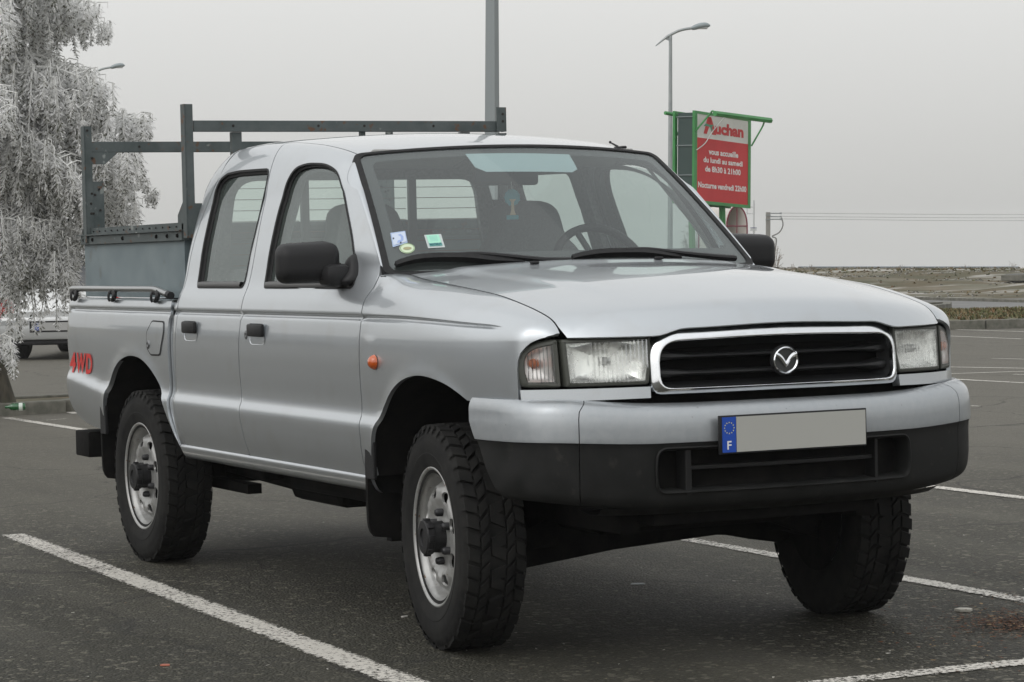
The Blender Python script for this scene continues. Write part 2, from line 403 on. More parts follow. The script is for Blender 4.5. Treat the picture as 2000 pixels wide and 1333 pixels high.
def fend_lift(sy):
    """front wing: t to 1.0 is height, 1.0..1.2 runs over the shoulder to the bonnet gap"""
    def f(x, t):
        W = WX(x)
        a = math.hypot(x, t-.455); fl = .006*math.exp(-((a-.43)/.035)**2)*sstep(1.0, .8, t)
        if t <= 1.0: return (x, sy*(W+PROF(t)*sstep(.75, .45, x)+fl), t)
        b = PROF(1.0)*sstep(.75, .45, x); ze = hood_z(x, .683); y0 = W+b; dz = max(ze-1.0, .004); dy = y0-.683; n = 2.0+.4*sstep(.35, -.3, x)
        zc = 1.057-.034*sstep(-.3, .9, x); zk = min(zc+.02, 1.0+dz*.72); u0 = (zk-1.0)/dz
        if t <= 1.077:
            k = (t-1.0)/.077
            u = u0*k
            v = max(0, 1-u**n)**(1/n)
        else:
            t0 = math.asin(min(1, u0**(n/2))); th = t0+(math.pi/2-t0)*min(1, (t-1.077)/.123); u = math.sin(th)**(2/n); v = max(0, math.cos(th))**(2/n)
        z = 1.0+dz*u; y = .683+dy*v-.12*(z-1.0)*(1-u)**2*sstep(.75, .45, x)
        if t <= 1.077:
            f_ = sstep(.50, .40, x); q_ = PROF(t)-(PROF(1.0)+(PROF(1.077)-PROF(1.0))*(t-1.0)/.077); y += q_*f_
        if x < -.36:
            k = (1-sstep(-.53, -.38, x))*sstep(1.197, 1.165, t); y = y*(1-k)+cab_side(min(x, -.50), min(z, 1.234))[0]*k
        return (x, sy*y, z)
    return f
DZB = lambda x: .045*sstep(-3.30, -3.98, x)
def bed_lift(sy):
    def f(x, z):
        q = z-DZB(x)*sstep(.98, .8, z)
        a = math.hypot(x+3.0, z-.44); fl = .006*math.exp(-((a-.44)/.035)**2)*sstep(1.0, .8, z)
        y = WX(x)+PROF(q)+fl
        if x < -3.90:                                                # the crease in the side runs out before the corner
            y = y+(-.0205-PROF(q))*sstep(-3.90, -3.94, x)*(1 if 1.045 < z < 1.075 else 0)
        return (x, sy*y, z)
    return f
ROW_S = [.50, .53, .64, .675, .690, .697, .704, .712, .72, .728, .735, .745, .76, 1.03, 1.040, 1.046, 1.050, 1.0535, 1.057, 1.06, 1.0625, 1.066, 1.069, 1.074, 1.085]
def bump_plan():
    pts = [(.35, -.850), (.45, -.848), (.58, -.830), (.66, -.80), (.71, -.765), (.766, -.684), (.815, -.5), (.847, -.3), (.860, -.15), (.865, 0)]
    pts += [(x, -y) for x, y in pts[-2::-1]]
    P = [np.array(p) for p in pts]; s = [0]
    for i in range(1, len(P)): s.append(s[-1]+np.linalg.norm(P[i]-P[i-1]))
    h = s[-1]/2; s = [a-h for a in s]
    return pchip(s, [p[0] for p in P]), pchip(s, [p[1] for p in P]), h
BXs, BYs, BH = bump_plan()
BOFF = pchip([.465, .475, .485, .50, .52, .55, .60, .66, .70, .74, .765, .78, .79, .798, .804, .808], [-.14, -.07, -.036, -.018, -.008, -.003, 0, .0, .003, .002, -.002, -.008, -.016, -.027, -.042, -.062])
def bump_lift(s, z):
    x, y = BXs(s), BYs(s); e = .01; tx, ty = BXs(s+e)-BXs(s-e), BYs(s+e)-BYs(s-e); l = math.hypot(tx, ty); nx, ny = ty/l, -tx/l
    dzz = .012*sstep(.45, .8, abs(s)) + .022*sstep(.45, 1.0, abs(s))*sstep(.62, .48, z)+.010*sstep(.7, .8, z)*sstep(.3, .8, abs(s))
    o = BOFF(z)*(1-.65*sstep(.80, 1.02, abs(s))*sstep(.735, .77, z)); return (x+nx*o, y+ny*o, z+dzz)
def s_at_y(y):
    a, b = -BH, BH
    for _ in range(40):
        c = (a+b)/2
        if BYs(c) < y: a = c
        else: b = c
    return a
SS = s_at_y(-.684)                                                   # the joint between middle and corner section
def front_lift(dx=0.):
    def f(y, z): return (fx(y)+.10*(.93-z)+dx, y, z)
    return f
def ws(u, v, off=0.):
    bx, by, bz = -.40-.145*u*u, .712*u, 1.213; tx, ty, tzz = -.97-.086*u*u, .603*u, 1.652-.026*u*u
    k = .05*v*(1-v); p = np.array([bx+(tx-bx)*v+.6*k, by+(ty-by)*v, bz+(tzz-bz)*v+.75*k])
    return tuple(p+np.array([.62, 0, .78])*off)
# ------------------------------------------------------------------ outlines (right side, x / t)
FG = [(.53, -.525), (.60, -.522), (.67, -.515), (.75, -.527), (.84, -.529), (.93, -.527), (1.01, -.527), (1.06, -.526), (1.10, -.522), (1.14, -.525), (1.19, -.548), (1.234, -.582)]
BG = [(.525, -1.655), (.56, -1.663), (.61, -1.672), (.70, -1.690), (.82, -1.705), (.90, -1.705), (1.05, -1.695), (1.245, -1.697), (1.4, -1.725), (1.58, -1.762)]
RG = [(.525, -2.385), (.58, -2.41), (.65, -2.435), (.74, -2.462), (.90, -2.445), (1.03, -2.432), (1.10, -2.428), (1.16, -2.425), (1.34, -2.432), (1.483, -2.405), (1.58, -2.362), (1.62, -2.335)]
fg, bgp, rg = (pchip([a for a, b in q], [b for a, b in q]) for q in (FG, BG, RG))
def run(f, a, b, n=24): return [(f(a+(b-a)*i/n), a+(b-a)*i/n) for i in range(n+1)]
G = .0028
APIL = [(-.582, 1.234), (-.725, 1.362), (-.865, 1.482), (-.955, 1.553), (-1.00, 1.60), (-1.03, 1.66), (-1.055, 1.72), (-1.075, 1.798)]
FWIN = [(-1.518, 1.160), (-.700, 1.160), (-.745, 1.215), (-.835, 1.342), (-.91, 1.42), (-.975, 1.488), (-1.045, 1.541), (-1.115, 1.580), (-1.24, 1.610), (-1.42, 1.618), (-1.518, 1.604), (-1.562, 1.555), (-1.568, 1.45), (-1.547, 1.30), (-1.530, 1.19)]
RWIN = [(-2.258, 1.160), (-1.757, 1.160), (-1.742, 1.176), (-1.752, 1.377), (-1.778, 1.590), (-1.80, 1.612), (-2.12, 1.616), (-2.255, 1.610), (-2.318, 1.588), (-2.342, 1.55), (-2.335, 1.48), (-2.312, 1.347), (-2.275, 1.18)]
def wmap(q): return [(x, tz(x, z)) for x, z in q]
FWIN = smooth_loop(wmap(rnd(FWIN, [.02, .02]+[.2]*13, 3)), 1); RWIN = smooth_loop(wmap(rnd(RWIN, .02, 3)), 1)
def arc(cx, cz, r, a0, a1, n=18): return [(cx+r*math.cos(R_(a0+(a1-a0)*i/n)), cz+r*math.sin(R_(a0+(a1-a0)*i/n))) for i in range(n+1)]
FARCH = [(.318, .815), (.262, .838), (.20, .858), (.12, .873), (.03, .882), (-.05, .881), (-.13, .869), (-.20, .848), (-.27, .813), (-.33, .765), (-.38, .71), (-.415, .655), (-.435, .60), (-.447, .53)]
RARCH = [(-2.475, .515), (-2.505, .57), (-2.545, .63), (-2.588, .69), (-2.64, .745), (-2.70, .79), (-2.78, .832), (-2.88, .862), (-3.0, .872), (-3.11, .862), (-3.20, .835), (-3.28, .79), (-3.345, .725), (-3.385, .65), (-3.41, .58), (-3.42, .532)]
def cm(loop, n=3):                                                  # Catmull-Rom through an open run of points
    P = [np.array(p, float) for p in loop]; out = []
    for i in range(len(P)-1):
        p0, p1, p2, p3 = P[max(i-1, 0)], P[i], P[i+1], P[min(i+2, len(P)-1)]
        for j in range(n):
            t = j/n; out.append(tuple(.5*((2*p1)+(-p0+p2)*t+(2*p0-5*p1+4*p2-p3)*t*t+(-p0+3*p1-3*p2+p3)*t**3)))
    out.append(tuple(P[-1])); return out
FARCH, RARCH, APIL = cm(FARCH), cm(RARCH), cm(APIL)

LOCKM = mat('lock_metal', (.16, .165, .17), .35, .6)
truck = empty('pickup_truck', (0, 0, 0), 'silver double-cab pickup truck parked across the bay in the foreground', 'pickup truck')
T = truck
for sy in (-1, 1):
    o3 = (0, sy, .12); SL = side_lift(sy)
    # ---- front door
    fd = [(-1.655+G+.0, .528), (-.55, .528)] + run(lambda t: fg(t)-G, .545, 1.234) + APIL[1:] + [(-1.3, 1.798), (-1.6, 1.798), (-1.80+G, 1.798)] + run(lambda t: bgp(t)+G, 1.58, .535)
    door = panel('front_door', fd, SL, PAINT, T, o3, [FWIN], h=.028, rows=ROW_S+[1.52, 1.55, 1.58, 1.61, 1.64, 1.67, 1.70, 1.73, 1.76, 1.78])
    rd = [(-2.375, .528), (-1.672-G, .528)] + run(lambda t: bgp(t)-G, .535, 1.58) + [(-1.80-G, 1.798), (-2.0, 1.798), (-2.2, 1.798), (-2.28, 1.74), (-2.32, 1.66)] + run(lambda t: rg(t)+G, 1.60, .54)
    rdoor = panel('rear_door', rd, SL, PAINT, T, o3, [RWIN], h=.028, rows=ROW_S+[1.52, 1.55, 1.58, 1.61, 1.64, 1.67, 1.70, 1.73, 1.76, 1.78])
    for D, Wn, wd in ((door, FWIN, .016), (rdoor, RWIN, .016)):
        i0, i1, i2 = inset(Wn, -.003), inset(Wn, .007), inset(Wn, wd+.004)
        def P(q, d):
            r = []
            for x, t in q: y, z = cab_side(x, t); r.append((x, sy*(y-d), z))
            return r
        loft('window_seal', [P(Wn, .0), P(i0, -.0025), P(i1, -.001), P(i1, .008), P(i2, .012), P(i2, .03)], RUB, D, autos=40)
        g = panel('window', i2, SL, GLASS, D, o3, h=.05, depth=0, off=-.016)
        j = inset(Wn, .055); tr = panel('door_trim', inset(Wn, -.03), SL, TRIM, D, o3, [inset(Wn, .012)], h=.06, depth=.0, off=-.05)
        # bright waist strip at the foot of the pane
        xs = [p[0] for p in Wn]; a, b = min(x for x, t in Wn if t < 1.2)+.025, max(x for x, t in Wn if t < 1.2)-.03
        loft('waist_strip', [[(a+(b-a)*i/12, sy*(cab_side(a+(b-a)*i/12, 1.18)[0]+d), z) for i in range(13)] for d, z in ((.010, 1.163), (.0125, 1.169), (.008, 1.181), (-.012, 1.184))], mat('waist_trim', (.10, .10, .10), .4), D, closed=False)
    # lower door trim seen through the glass
    panel('door_card', [(-2.38, .55), (-.55, .55), (-.55, 1.15), (-2.38, 1.15)], SL, TRIM, T, o3, h=.15, depth=0, off=-.06)
    # ---- handles
    for D, x0, x1 in ((door, -1.585, -1.425), (rdoor, -2.328, -2.172)):
        cup = rnd([(x0, .950), (x1, .950), (x1, 1.028), (x0, 1.028)], [.03, .03, .02, .02], 5)
        y0 = sy*(WX(-1.5)-.012)
        n = len(cup); cx, cz = (x0+x1)/2, .985
        def ringp(k, d): return [(cx+(x-cx)*k, y0-sy*d, cz+(z-cz)*k) for x, z in cup]
        h = loft('door_handle', [ringp(1.02, -.0025), ringp(.97, -.0022), ringp(.9, .006), ringp(.72, .018), ringp(.45, .022)], PAINT, D, cap=True, autos=80)
        mb = MB(); mb.box(((x0+x1)/2-.002, y0+sy*.006, 1.003), (x1-x0-.006, .018, .046), bev=.007)
        mb.build('pull', PLAS, h, smooth=True)
    mb = MB(); mb.rev([(0, .0012), (.004, .0012), (.008, .0035), (.014, .003), (.017, .001), (.018, -.002)], (-1.624, sy*(WX(-1.6)-.0125), .984), n=20, sg=sy); mb.build('door_lock', LOCKM, door, smooth=True)
    # ---- strip between rear door and bed
    cp = run(lambda t: rg(t)-G, .52, 1.62, 30)[::-1]
    xr = [(-2.455, .505), (-2.49, .56), (-2.522, .65), (-2.530, .75), (-2.527, .9), (-2.522, 1.02), (-2.492, 1.08), (-2.485, 1.16), (-2.515, 1.3), (-2.530, 1.45), (-2.522, 1.53), (-2.50, 1.6), (-2.47, 1.68), (-2.41, 1.795)]
    cc = cp + cm(xr, 2) + [(-2.30, 1.795), (-2.30, 1.75)]
    panel('cab_corner', cc, SL, PAINT, T, o3, h=.022, rows=ROW_S)
    mb = MB()
    for k in range(2):
        a = [( -2.405-.028*k, 1.34+.0*k), (-2.372-.028*k, 1.50)]
    # ---- sill
    xs = np.linspace(-2.44, -.455, 24)
    prof = [(-.014, .524), (-.006, .521), (-.002, .515), (-.003, .507), (-.009, .493), (-.018, .477), (-.032, .465), (-.10, .462)]
    loft('sill', [[(x, sy*(.829+a), z+.006*sstep(-1.6, -.5, -x)) for x in xs] for a, z in prof], PAINT, T, closed=False)
    # ---- front wing
    FLz = lambda t: fend_lift(sy)(-.50, t)[2]
    wing = [(-.447, .532), (-.515, .532)] + [(fg(min(FLz(t), 1.234))+G, t) for t in np.linspace(.54, 1.197, 50)] + \
           [(x, 1.197) for x in np.linspace(-.40, .64, 14)] + [(.655, 1.19), (.652, 1.08), (.640, 1.035), (.622, 1.008), (.602, .985), (.588, .966), (.580, .945), (.577, .92), (.577, .815)] + FARCH
    FL = fend_lift(sy)
    wg = panel('front_fender', wing, FL, PAINT, T, o3, h=.024, rows=ROW_S[:13]+[1.0, 1.01, 1.02]+ROW_S[13:24]+[1.077]+[1.085+.006*i for i in range(19)], depth=.014)
    loft('arch_liner', [[(x, sy*(WX(x)-.012), z) for x, z in FARCH], [(x, sy*.42, z) for x, z in FARCH]], DARK, T, closed=False)
    x0, y0, z0 = -.392, WX(-.39)-.008, .915
    mb = MB(); mb.rev([(0, .024), (.014, .022), (.024, .015), (.030, .006), (.032, 0)], (0, 0, 0), n=24, sg=sy); mk = mb.build('side_marker', ORANGE, wg, smooth=True); mk.location = (x0, sy*y0, z0); mk.scale = (.88, .9, .80)
    # ---- bed side
    rear = cm([(-3.432, .532), (-3.55, .535), (-3.73, .548), (-3.86, .575), (-3.94, .62), (-3.99, .68), (-4.022, .76), (-4.022, .84), (-4.014, .93), (-3.998, 1.0), (-3.978, 1.06), (-3.960, 1.104)], 3)
    bed_o = [(-2.515, 1.104), (-2.512, 1.085), (-2.533, 1.02), (-2.537, .9), (-2.540, .75), (-2.532, .65), (-2.500, .56), (-2.468, .513)] + RARCH[1:] + rear[1:]
    BL = bed_lift(sy)
    bs = panel('bed_side', bed_o, BL, PAINT, T, o3, h=.026, rows=ROW_S, depth=.02)
    loft('arch_liner', [[(x, sy*(WX(x)-.012), z) for x, z in RARCH], [(x, sy*.42, z) for x, z in RARCH]], DARK, T, closed=False)
    xs = [-2.515, -2.8, -3.1, -3.4, -3.7, -3.85, -3.960]
    loft('bed_rail_top', [[(x, sy*(WX(x)+d), z) for x in xs] for d, z in ((-.0275, 1.102), (-.032, 1.108), (-.045, 1.111), (-.10, 1.111), (-.108, 1.104), (-.11, .93))], PAINT, T, closed=False)
    if sy == -1:
        fo = rnd([(-2.800, .975), (-2.800, .912), (-2.750, .880), (-2.632, .882), (-2.578, .975), (-2.584, 1.022), (-2.735, 1.024)], .018, 4)
        fr = [(x, BL(x, z)[1], z) for x, z in fo]
        ff = panel('fuel_door', inset(fo, .005), BL, PAINT, bs, o3, h=.03, depth=.004, off=.0034)
        loft('gap', [[(x, BL(x, z)[1]-.0026, z) for x, z in dens(inset(fo, -.0015), .015)], [(x, BL(x, z)[1]-.0026, z) for x, z in inset(dens(inset(fo, -.0015), .015), .008)]], RUB, ff)
        mb = MB(); mb.rev([(0, .001), (.005, .001), (.010, .004), (.015, .0035), (.018, .001), (.019, -.002)], (-2.772, -(WX(-2.7)-.006), .925), n=20, sg=-1); mb.build('lock', LOCKM, ff, smooth=True)
    # ---- tubular rail on the bed side
    rp_ = [(-3.915, .815, 1.120), (-3.918, .818, 1.140), (-3.908, .820, 1.150)] + [(x, .822, 1.153) for x in (-3.86, -3.5, -3.1, -2.78)] + [(-2.72, .822, 1.151), (-2.66, .822, 1.144), (-2.56, .822, 1.131)]
    rp_ = [(x, y*sy, z) for x, y, z in rp_]
    mb = MB(); mb.tube(cm(rp_, 3), .0135, 12); rl = mb.build('side_rail', mat('rail_steel', (.40, .41, .41), .28, .9), T, smooth=True)
    mb = MB(); mb.tube([(-2.562, sy*.822, 1.1313), (-2.528, sy*.822, 1.127)], .016, 12); mb.build('end_cap', PLAS, rl, smooth=True)
    for x in (-3.86, -3.30, -2.72):
        mb = MB()
        mb.tube(cm([(x-.012, sy*.822, 1.150), (x-.012, sy*.836, 1.135), (x-.012, sy*.838, 1.112), (x-.012, sy*.833, 1.100)], 3), .009, 8, flat=.6)
        mb.tube(cm([(x+.03, sy*.822, 1.148), (x+.062, sy*.834, 1.138), (x+.070, sy*.838, 1.122), (x+.05, sy*.838, 1.108), (x+.025, sy*.834, 1.106)], 3), .010, 8)
        mb.box((x+.02, sy*.826, 1.135), (.06, .012, .014), bev=.003)
        mb.build('bracket', PLAS, rl, smooth=True)
    # ---- mirror
    mb = MB(); bm = bmesh.new(); bmesh.ops.create_cube(bm, size=1)
    for v in bm.verts:
        X, Y, Z = v.co
        sxx = 1 if X > 0 else 0
        v.co = Vector((-.905+.125*(X+.5) - (.03 if Y > 0 and X > 0 else 0), (.895+.215*Y), 1.252+(.158-.030*sxx)*Z-(.008 if Y > 0 and Z > 0 else 0)))
    bmesh.ops.bevel(bm, geom=list(bm.edges), offset=.042, segments=6, affect='EDGES', profile=.55)
    V = [(v.co.x, sy*v.co.y, v.co.z) for v in bm.verts]; bm.verts.index_update(); F = [[v.index for v in f.verts] for f in bm.faces]; bm.free()
    mb.add(V, F)
    mir = mb.build('side_mirror', PLAS, T, smooth=True, autos=50)
    mb = MB(); mb.box((-.7785, sy*.905, 1.192), (.004, .150, .002)); mb.box((-.80, sy*.80, 1.21), (.05, .012, .075), bev=.004); mb.build('seam', DARK, mir)
    mb = MB()
    a = [(-.70, 1.168), (-.82, 1.168), (-.82, 1.25), (-.79, 1.285), (-.76, 1.265)]
    pr_ = [(x, z) for x, z in a]
    V = []
    for k, (d, sc_) in enumerate(((-.004, 1.0), (.010, .97), (.022, .85), (.030, .6))):
        cx = -.755; cz = 1.205
        V.append([(cx+(x-cx)*sc_, sy*(cab_side(x, z)[0]+d), cz+(z-cz)*sc_) for x, z in dens(smooth_loop(pr_, 2), .03)])
    loft('mount', V, PLAS, mir, cap=True, autos=60)
    mb = MB(); mb.box((-.800, sy*.812, 1.205), (.11, .10, .078), bev=.028); mb.build('arm', PLAS, mir, smooth=True)
    # ---- mud flaps
    for x0, zb in ((-.49, .315), (-3.46, .315)):
        mb = MB(); V = [(.840, .66), (.840, .40), (.835, .345), (.81, .315), (.62, .315), (.60, .34), (.60, .66)]
        mb.prism([(a*sy, b) for a, b in smooth_loop(V, 1)], (x0-.012, 0, 0), (0, 1, 0), (0, 0, 1), (.018, 0, 0)); mb.build('mud_flap', DARK, T)
        mb = MB(); mb.box((x0+.035, sy*.838, .60), (.075, .014, .16), bev=.004); mb.build('flap_bracket', PLAS, T)
# ---- roof, bonnet
def rim_curve(n=24): return [(-.97-.086*(u*u)-.012, .58*u) for u in np.linspace(-1, 1, n)]
ro = [(-2.41, -.577)] + [(x, y) for x, y in rim_curve()] + [(-2.41, .577)]
ro[1] = (ro[1][0], -.577); ro[-2] = (ro[-2][0], .577)
roof = panel('roof', ro, lambda x, y: (x, y, roof_z(x, y)), PAINT, T, (0, 0, 1), h=.05, depth=.012)
for yy in (-.30, 0, .30): pass
mb = MB(); c = at_d(1213, 277, 10.2); zx, zy = -1.12, .5; zz = roof_z(zx, zy)
mb.box((zx, zy, zz+.005), (.075, .020, .010), bev=.004); mb.tube([(zx-.02, zy, zz+.010), (zx-.058, zy-.008, zz+.026)], [.0045, .003], 8); mb.rev([(0, .006), (.005, .003), (.005, -.003), (0, -.006)], (zx-.062, zy-.009, zz+.028), ax='z', n=10)
mb.build('antenna', PLAS, roof, smooth=True)
hood = [(-.440, -.6795)] + [(x, -.6795) for x in (-.2, 0, .2, .4, .55)] + [(.64, -.6795)]
def hf(y):
    zt = 1.0105+.0210*sstep(.440, .335, abs(y))+.0085*sstep(.38, .0, abs(y)); a, b = fx(y)-.08, fx(y)+.04
    for _ in range(40):
        c = (a+b)/2
        if hood_z(c, y) > zt: a = c
        else: b = c
    return a
hood += [(hf(y), y) for y in np.linspace(-.67, .67, 60)] + [(fx(.6795)-.002, .6795)] + [(x, .6795) for x in (.55, .4, .2, 0, -.2)] + [(-.440, .6795)]
hood += [(-.36-.08*(y/.66)**2+.03*(1-abs(y)/.66), y) for y in np.linspace(.64, -.64, 20)]
hd = panel('hood', hood, lambda x, y: (x, y, hood_z(x, y)), PAINT, T, (.3, 0, 1), h=.030, depth=.006)
for y in (-.30, .18):
    mb = MB(); mb.box((-.27, y, hood_z(-.27, y)+.005), (.02, .03, .010), bev=.004); mb.build('washer_jet', PLAS, hd, smooth=True)
# black channel under the bonnet edges (what shows through the panel gaps)
mb = MB()
V = []
for x in np.linspace(-.55, .63, 20):
    z = hood_z(x, .683)
    V.append([(x, s*a, z-.02) for s, a in ((-1, .72), (-1, .66))])
for s in (-1, 1):
    F = [(2*i, 2*i+1, 2*i+3, 2*i+2) for i in range(19)]
    mb.add([(p[0], p[1]*s, p[2]) for q in V for p in q], F)
mb.add([(-.30, -.70, 1.185), (-.30, .70, 1.185), (-.56, .72, 1.20), (-.56, -.72, 1.20)], [(0, 1, 2, 3)])
mb.build('gutter', DARK, T)
for sy in (-1, 1):
    mb = MB()
    for f, a, b in ((fg, .53, 1.2), (bgp, .53, 1.6), (rg, .53, 1.6)):
        q = run(f, a, b, 30); V = []
        for x, t in q:
            y, z = cab_side(x, t)
            for d in (-.02, .02): V.append((x+d, sy*(y-.014), z))
        mb.add(V, [(2*i, 2*i+1, 2*i+3, 2*i+2) for i in range(30)])
    mb.add([(-2.3, sy*.80, .532), (-.53, sy*.80, .532), (-.53, sy*.815, .515), (-2.3, sy*.815, .515)], [(0, 1, 2, 3)])
    mb.add([(-2.545, sy*.80, 1.1), (-2.50, sy*.80, 1.1), (-2.47, sy*.80, .51), (-2.56, sy*.80, .51)], [(0, 1, 2, 3)])
    mb.build('door_gap', DARK, T)
# ---- cowl, windshield
W1 = rnd([(-1, 0), (1, 0), (1, 1), (-1, 1)], [.04]*4, 5)
def uvr(du, dv, r=.05): return rnd([(-1+du, dv), (1-du, dv), (1-du, 1-dv), (-1+du, 1-dv)], r, 6)
wsh = panel('windshield', uvr(.0, .0), ws, WGLASS, T, (.6, 0, .8), h=.06, depth=0)
frit = panel('frit_band', dens(uvr(.0, .0), .05), lambda u, v: ws(u, v, -.005), mat('glass_frit', (.035, .035, .036), .5), wsh, (.6, 0, .8),
             [rnd([(-1+.058, .135), (1-.058, .135), (1-.065, 1-.055), (-1+.065, 1-.055)], .06, 6)], h=.05, depth=0)
o_ = dens(uvr(-.006, -.01, .06), .04); i_ = dens(uvr(-.006, -.01, .06), .04)
def L3(du, off): return [ws(u*(1+du), .5+(v-.5)*(1+du*1.3), off) for u, v in o_]
loft('windshield_seal', [L3(-.010, .000), L3(-.008, .004), L3(.012, .006), L3(.026, .004), L3(.03, -.03)], RUB, wsh, autos=60)
for sy in (-1, 1):                                                   # painted pillar, then rubber, between door frame and glass
    A = [np.array((x, sy*cab_side(x, t)[0], cab_side(x, t)[1])) for x, t in APIL]; B = []
    for p in A:
        a, b = -.05, 1.06
        for _ in range(30):
            c = (a+b)/2
            if ws(sy, c)[2] < p[2]: a = c
            else: b = c
        k = (p[2]-1.234)/.4
        B.append(np.array(ws(sy*(1.028), min(1.012, a-.02*(1-k)), .004)))
    rowsA = []
    for f, o in ((0, -.012), (0.0, -.0015), (.10, .003), (.3, .008), (.55, .010), (.8, .007), (.93, .003), (1., -.004)):
        rowsA.append([tuple(a*(1-f)+b*f+np.array([.45, sy*.45, .6])*o*(.55 if i < 18 else .3)) for i, (a, b) in enumerate(zip(A, B))])
    loft('windshield_pillar', rowsA, PAINT, T, closed=False, autos=60)
mb = MB(); V = []; F = []
for i, y in enumerate(np.linspace(-.70, .70, 30)):
    a = np.array(ws(y/.70, -.005, .002)); xh = -.36-.08*(y/.66)**2+.03*(1-abs(y)/.66)
    V += [tuple(a), (xh-.01+.0, y, hood_z(max(xh, -.44), min(abs(y), .68))-.010), (xh+.05, y, hood_z(max(xh, -.44), min(abs(y), .68))-.03)]
for i in range(29):
    for k in (0, 1): F.append((3*i+k, 3*i+k+1, 3*i+3+k+1, 3*i+3+k))
mb.add(V, F); cowl = mb.build('cowl', PLAS, T, smooth=True)
# stickers, on the inside of the glass (low, at the passenger's corner)
def ws_px(px, py):
    """where the ray of a photo pixel meets the windshield, as (u,v)"""
    a = [0., .5]
    for _ in range(25):
        def pj(u, v):
            d = np.array(ws(u, v))-CAM; z = d@fw; return np.array([1000+5152*(d@RV)/z, 666.5-5152*(d@UV)/z])
        p = pj(*a); J = np.array([(pj(a[0]+1e-4, a[1])-p)/1e-4, (pj(a[0], a[1]+1e-4)-p)/1e-4]).T
        st = np.linalg.solve(J, np.array([px, py])-p); a = [a[0]+st[0], a[1]+st[1]]
    return a
def quadpx(pts, n=None): return [tuple(ws_px(*p)) for p in pts]
def sticker(name, corners, col, label, extra=None):
    c = quadpx(corners); m = mat(name+'_paper', col, .5); mb = MB()
    V = [ws(u, v, .0015) for u, v in c]; mb.add(V, [tuple(range(len(V)))])
    return mb.build(name, m, wsh, recalc=False), c
WP = (.62, .66, .70)
s1, c1 = sticker('parking_permit', [(767, 484), (796, 475), (791, 452), (762, 456)], (.38, .48, .66), '')
tag(s1, 'square pale blue sticker')
mb = MB(); q = lambda a, b: ws(*(np.array(c1[0])*(1-a)*(1-b)+np.array(c1[1])*a*(1-b)+np.array(c1[2])*a*b+np.array(c1[3])*(1-a)*b), .003)
mb.add([q(.06, .1), q(.94, .1), q(.94, .9), q(.06, .9)], [(0, 1, 2, 3)], 0)
mb.add([q(.3, .2), q(.5, .15), q(.75, .25), q(.8, .55), q(.65, .8), q(.45, .75), q(.62, .6), q(.6, .35), q(.4, .35)], [(0, 1, 7, 8), (1, 2, 3, 7), (3, 4, 6, 7), (4, 5, 6)], 1)
mb.add([q(.08, .5), q(.18, .5), q(.18, .62), q(.08, .62)], [(0, 1, 2, 3)], 2); mb.add([q(.5, .08), q(.6, .08), q(.6, .2), q(.5, .2)], [(0, 1, 2, 3)], 2)
mb.build('print', [mat('permit_white', (.55, .62, .74), .5), mat('permit_blue', (.30, .40, .66), .5), mat('permit_ink', (.02, .03, .06), .5)], s1, recalc=False)
s2, c2 = sticker('round_sticker', [(795+15*math.cos(a), 486+10*math.sin(a)) for a in np.linspace(0, 2*math.pi, 25)[:-1]], (.62, .72, .52), '')
tag(s2, 'oval pale green sticker with a brown drawing')
mb = MB(); cen = np.mean(np.array(c2), 0)
def el(k, kk=.55, dy=0): return [ws(*(cen+(np.array(p)-cen)*np.array([k, kk])+np.array([0, dy])), .003) for p in c2]
a, b = el(.93, .93), el(.86, .86); n = len(a); mb.add(a+b, [(i, (i+1) % n, n+(i+1) % n, n+i) for i in range(n)], 0)
mb.add(el(.55, .28, -.002), [tuple(range(n))], 1)
mb.build('drawing', [mat('sticker_green', (.16, .30, .14), .5), mat('sticker_brown', (.36, .34, .20), .5)], s2, recalc=False)
s3, c3 = sticker('insurance_sticker', [(836, 486), (869, 484), (861, 458), (828, 460)], (.50, .56, .55), '')
tag(s3, 'square mint green sticker in a clear pocket')
q3 = lambda a, b: ws(*(np.array(c3[0])*(1-a)*(1-b)+np.array(c3[1])*a*(1-b)+np.array(c3[2])*a*b+np.array(c3[3])*(1-a)*b), .003)
mb = MB(); mb.add([q3(.12, .34), q3(.86, .34), q3(.84, .95), q3(.10, .95)], [(0, 1, 2, 3)], 0)
mb.add([q3(.12, .12), q3(.88, .12), q3(.87, .33), q3(.12, .33)], [(0, 1, 2, 3)], 1)
for k in range(5): mb.add([q3(.25, .48+.09*k), q3(.72, .48+.09*k), q3(.72, .50+.09*k), q3(.25, .50+.09*k)], [(0, 1, 2, 3)], 1)
q4 = lambda a, b: ws(*(np.array(c3[0])*(1-a)*(1-b)+np.array(c3[1])*a*(1-b)+np.array(c3[2])*a*b+np.array(c3[3])*(1-a)*b), .0045)
text_on(mb, 'MATMUT', (.15, .15, .85, .30), q4, .03, mi=2)
mb.build('print', [mat('mint_paper', (.36, .72, .55), .5), mat('teal_ink', (.12, .36, .34), .5), mat('dark_teal', (.02, .12, .14), .5)], s3, recalc=False)
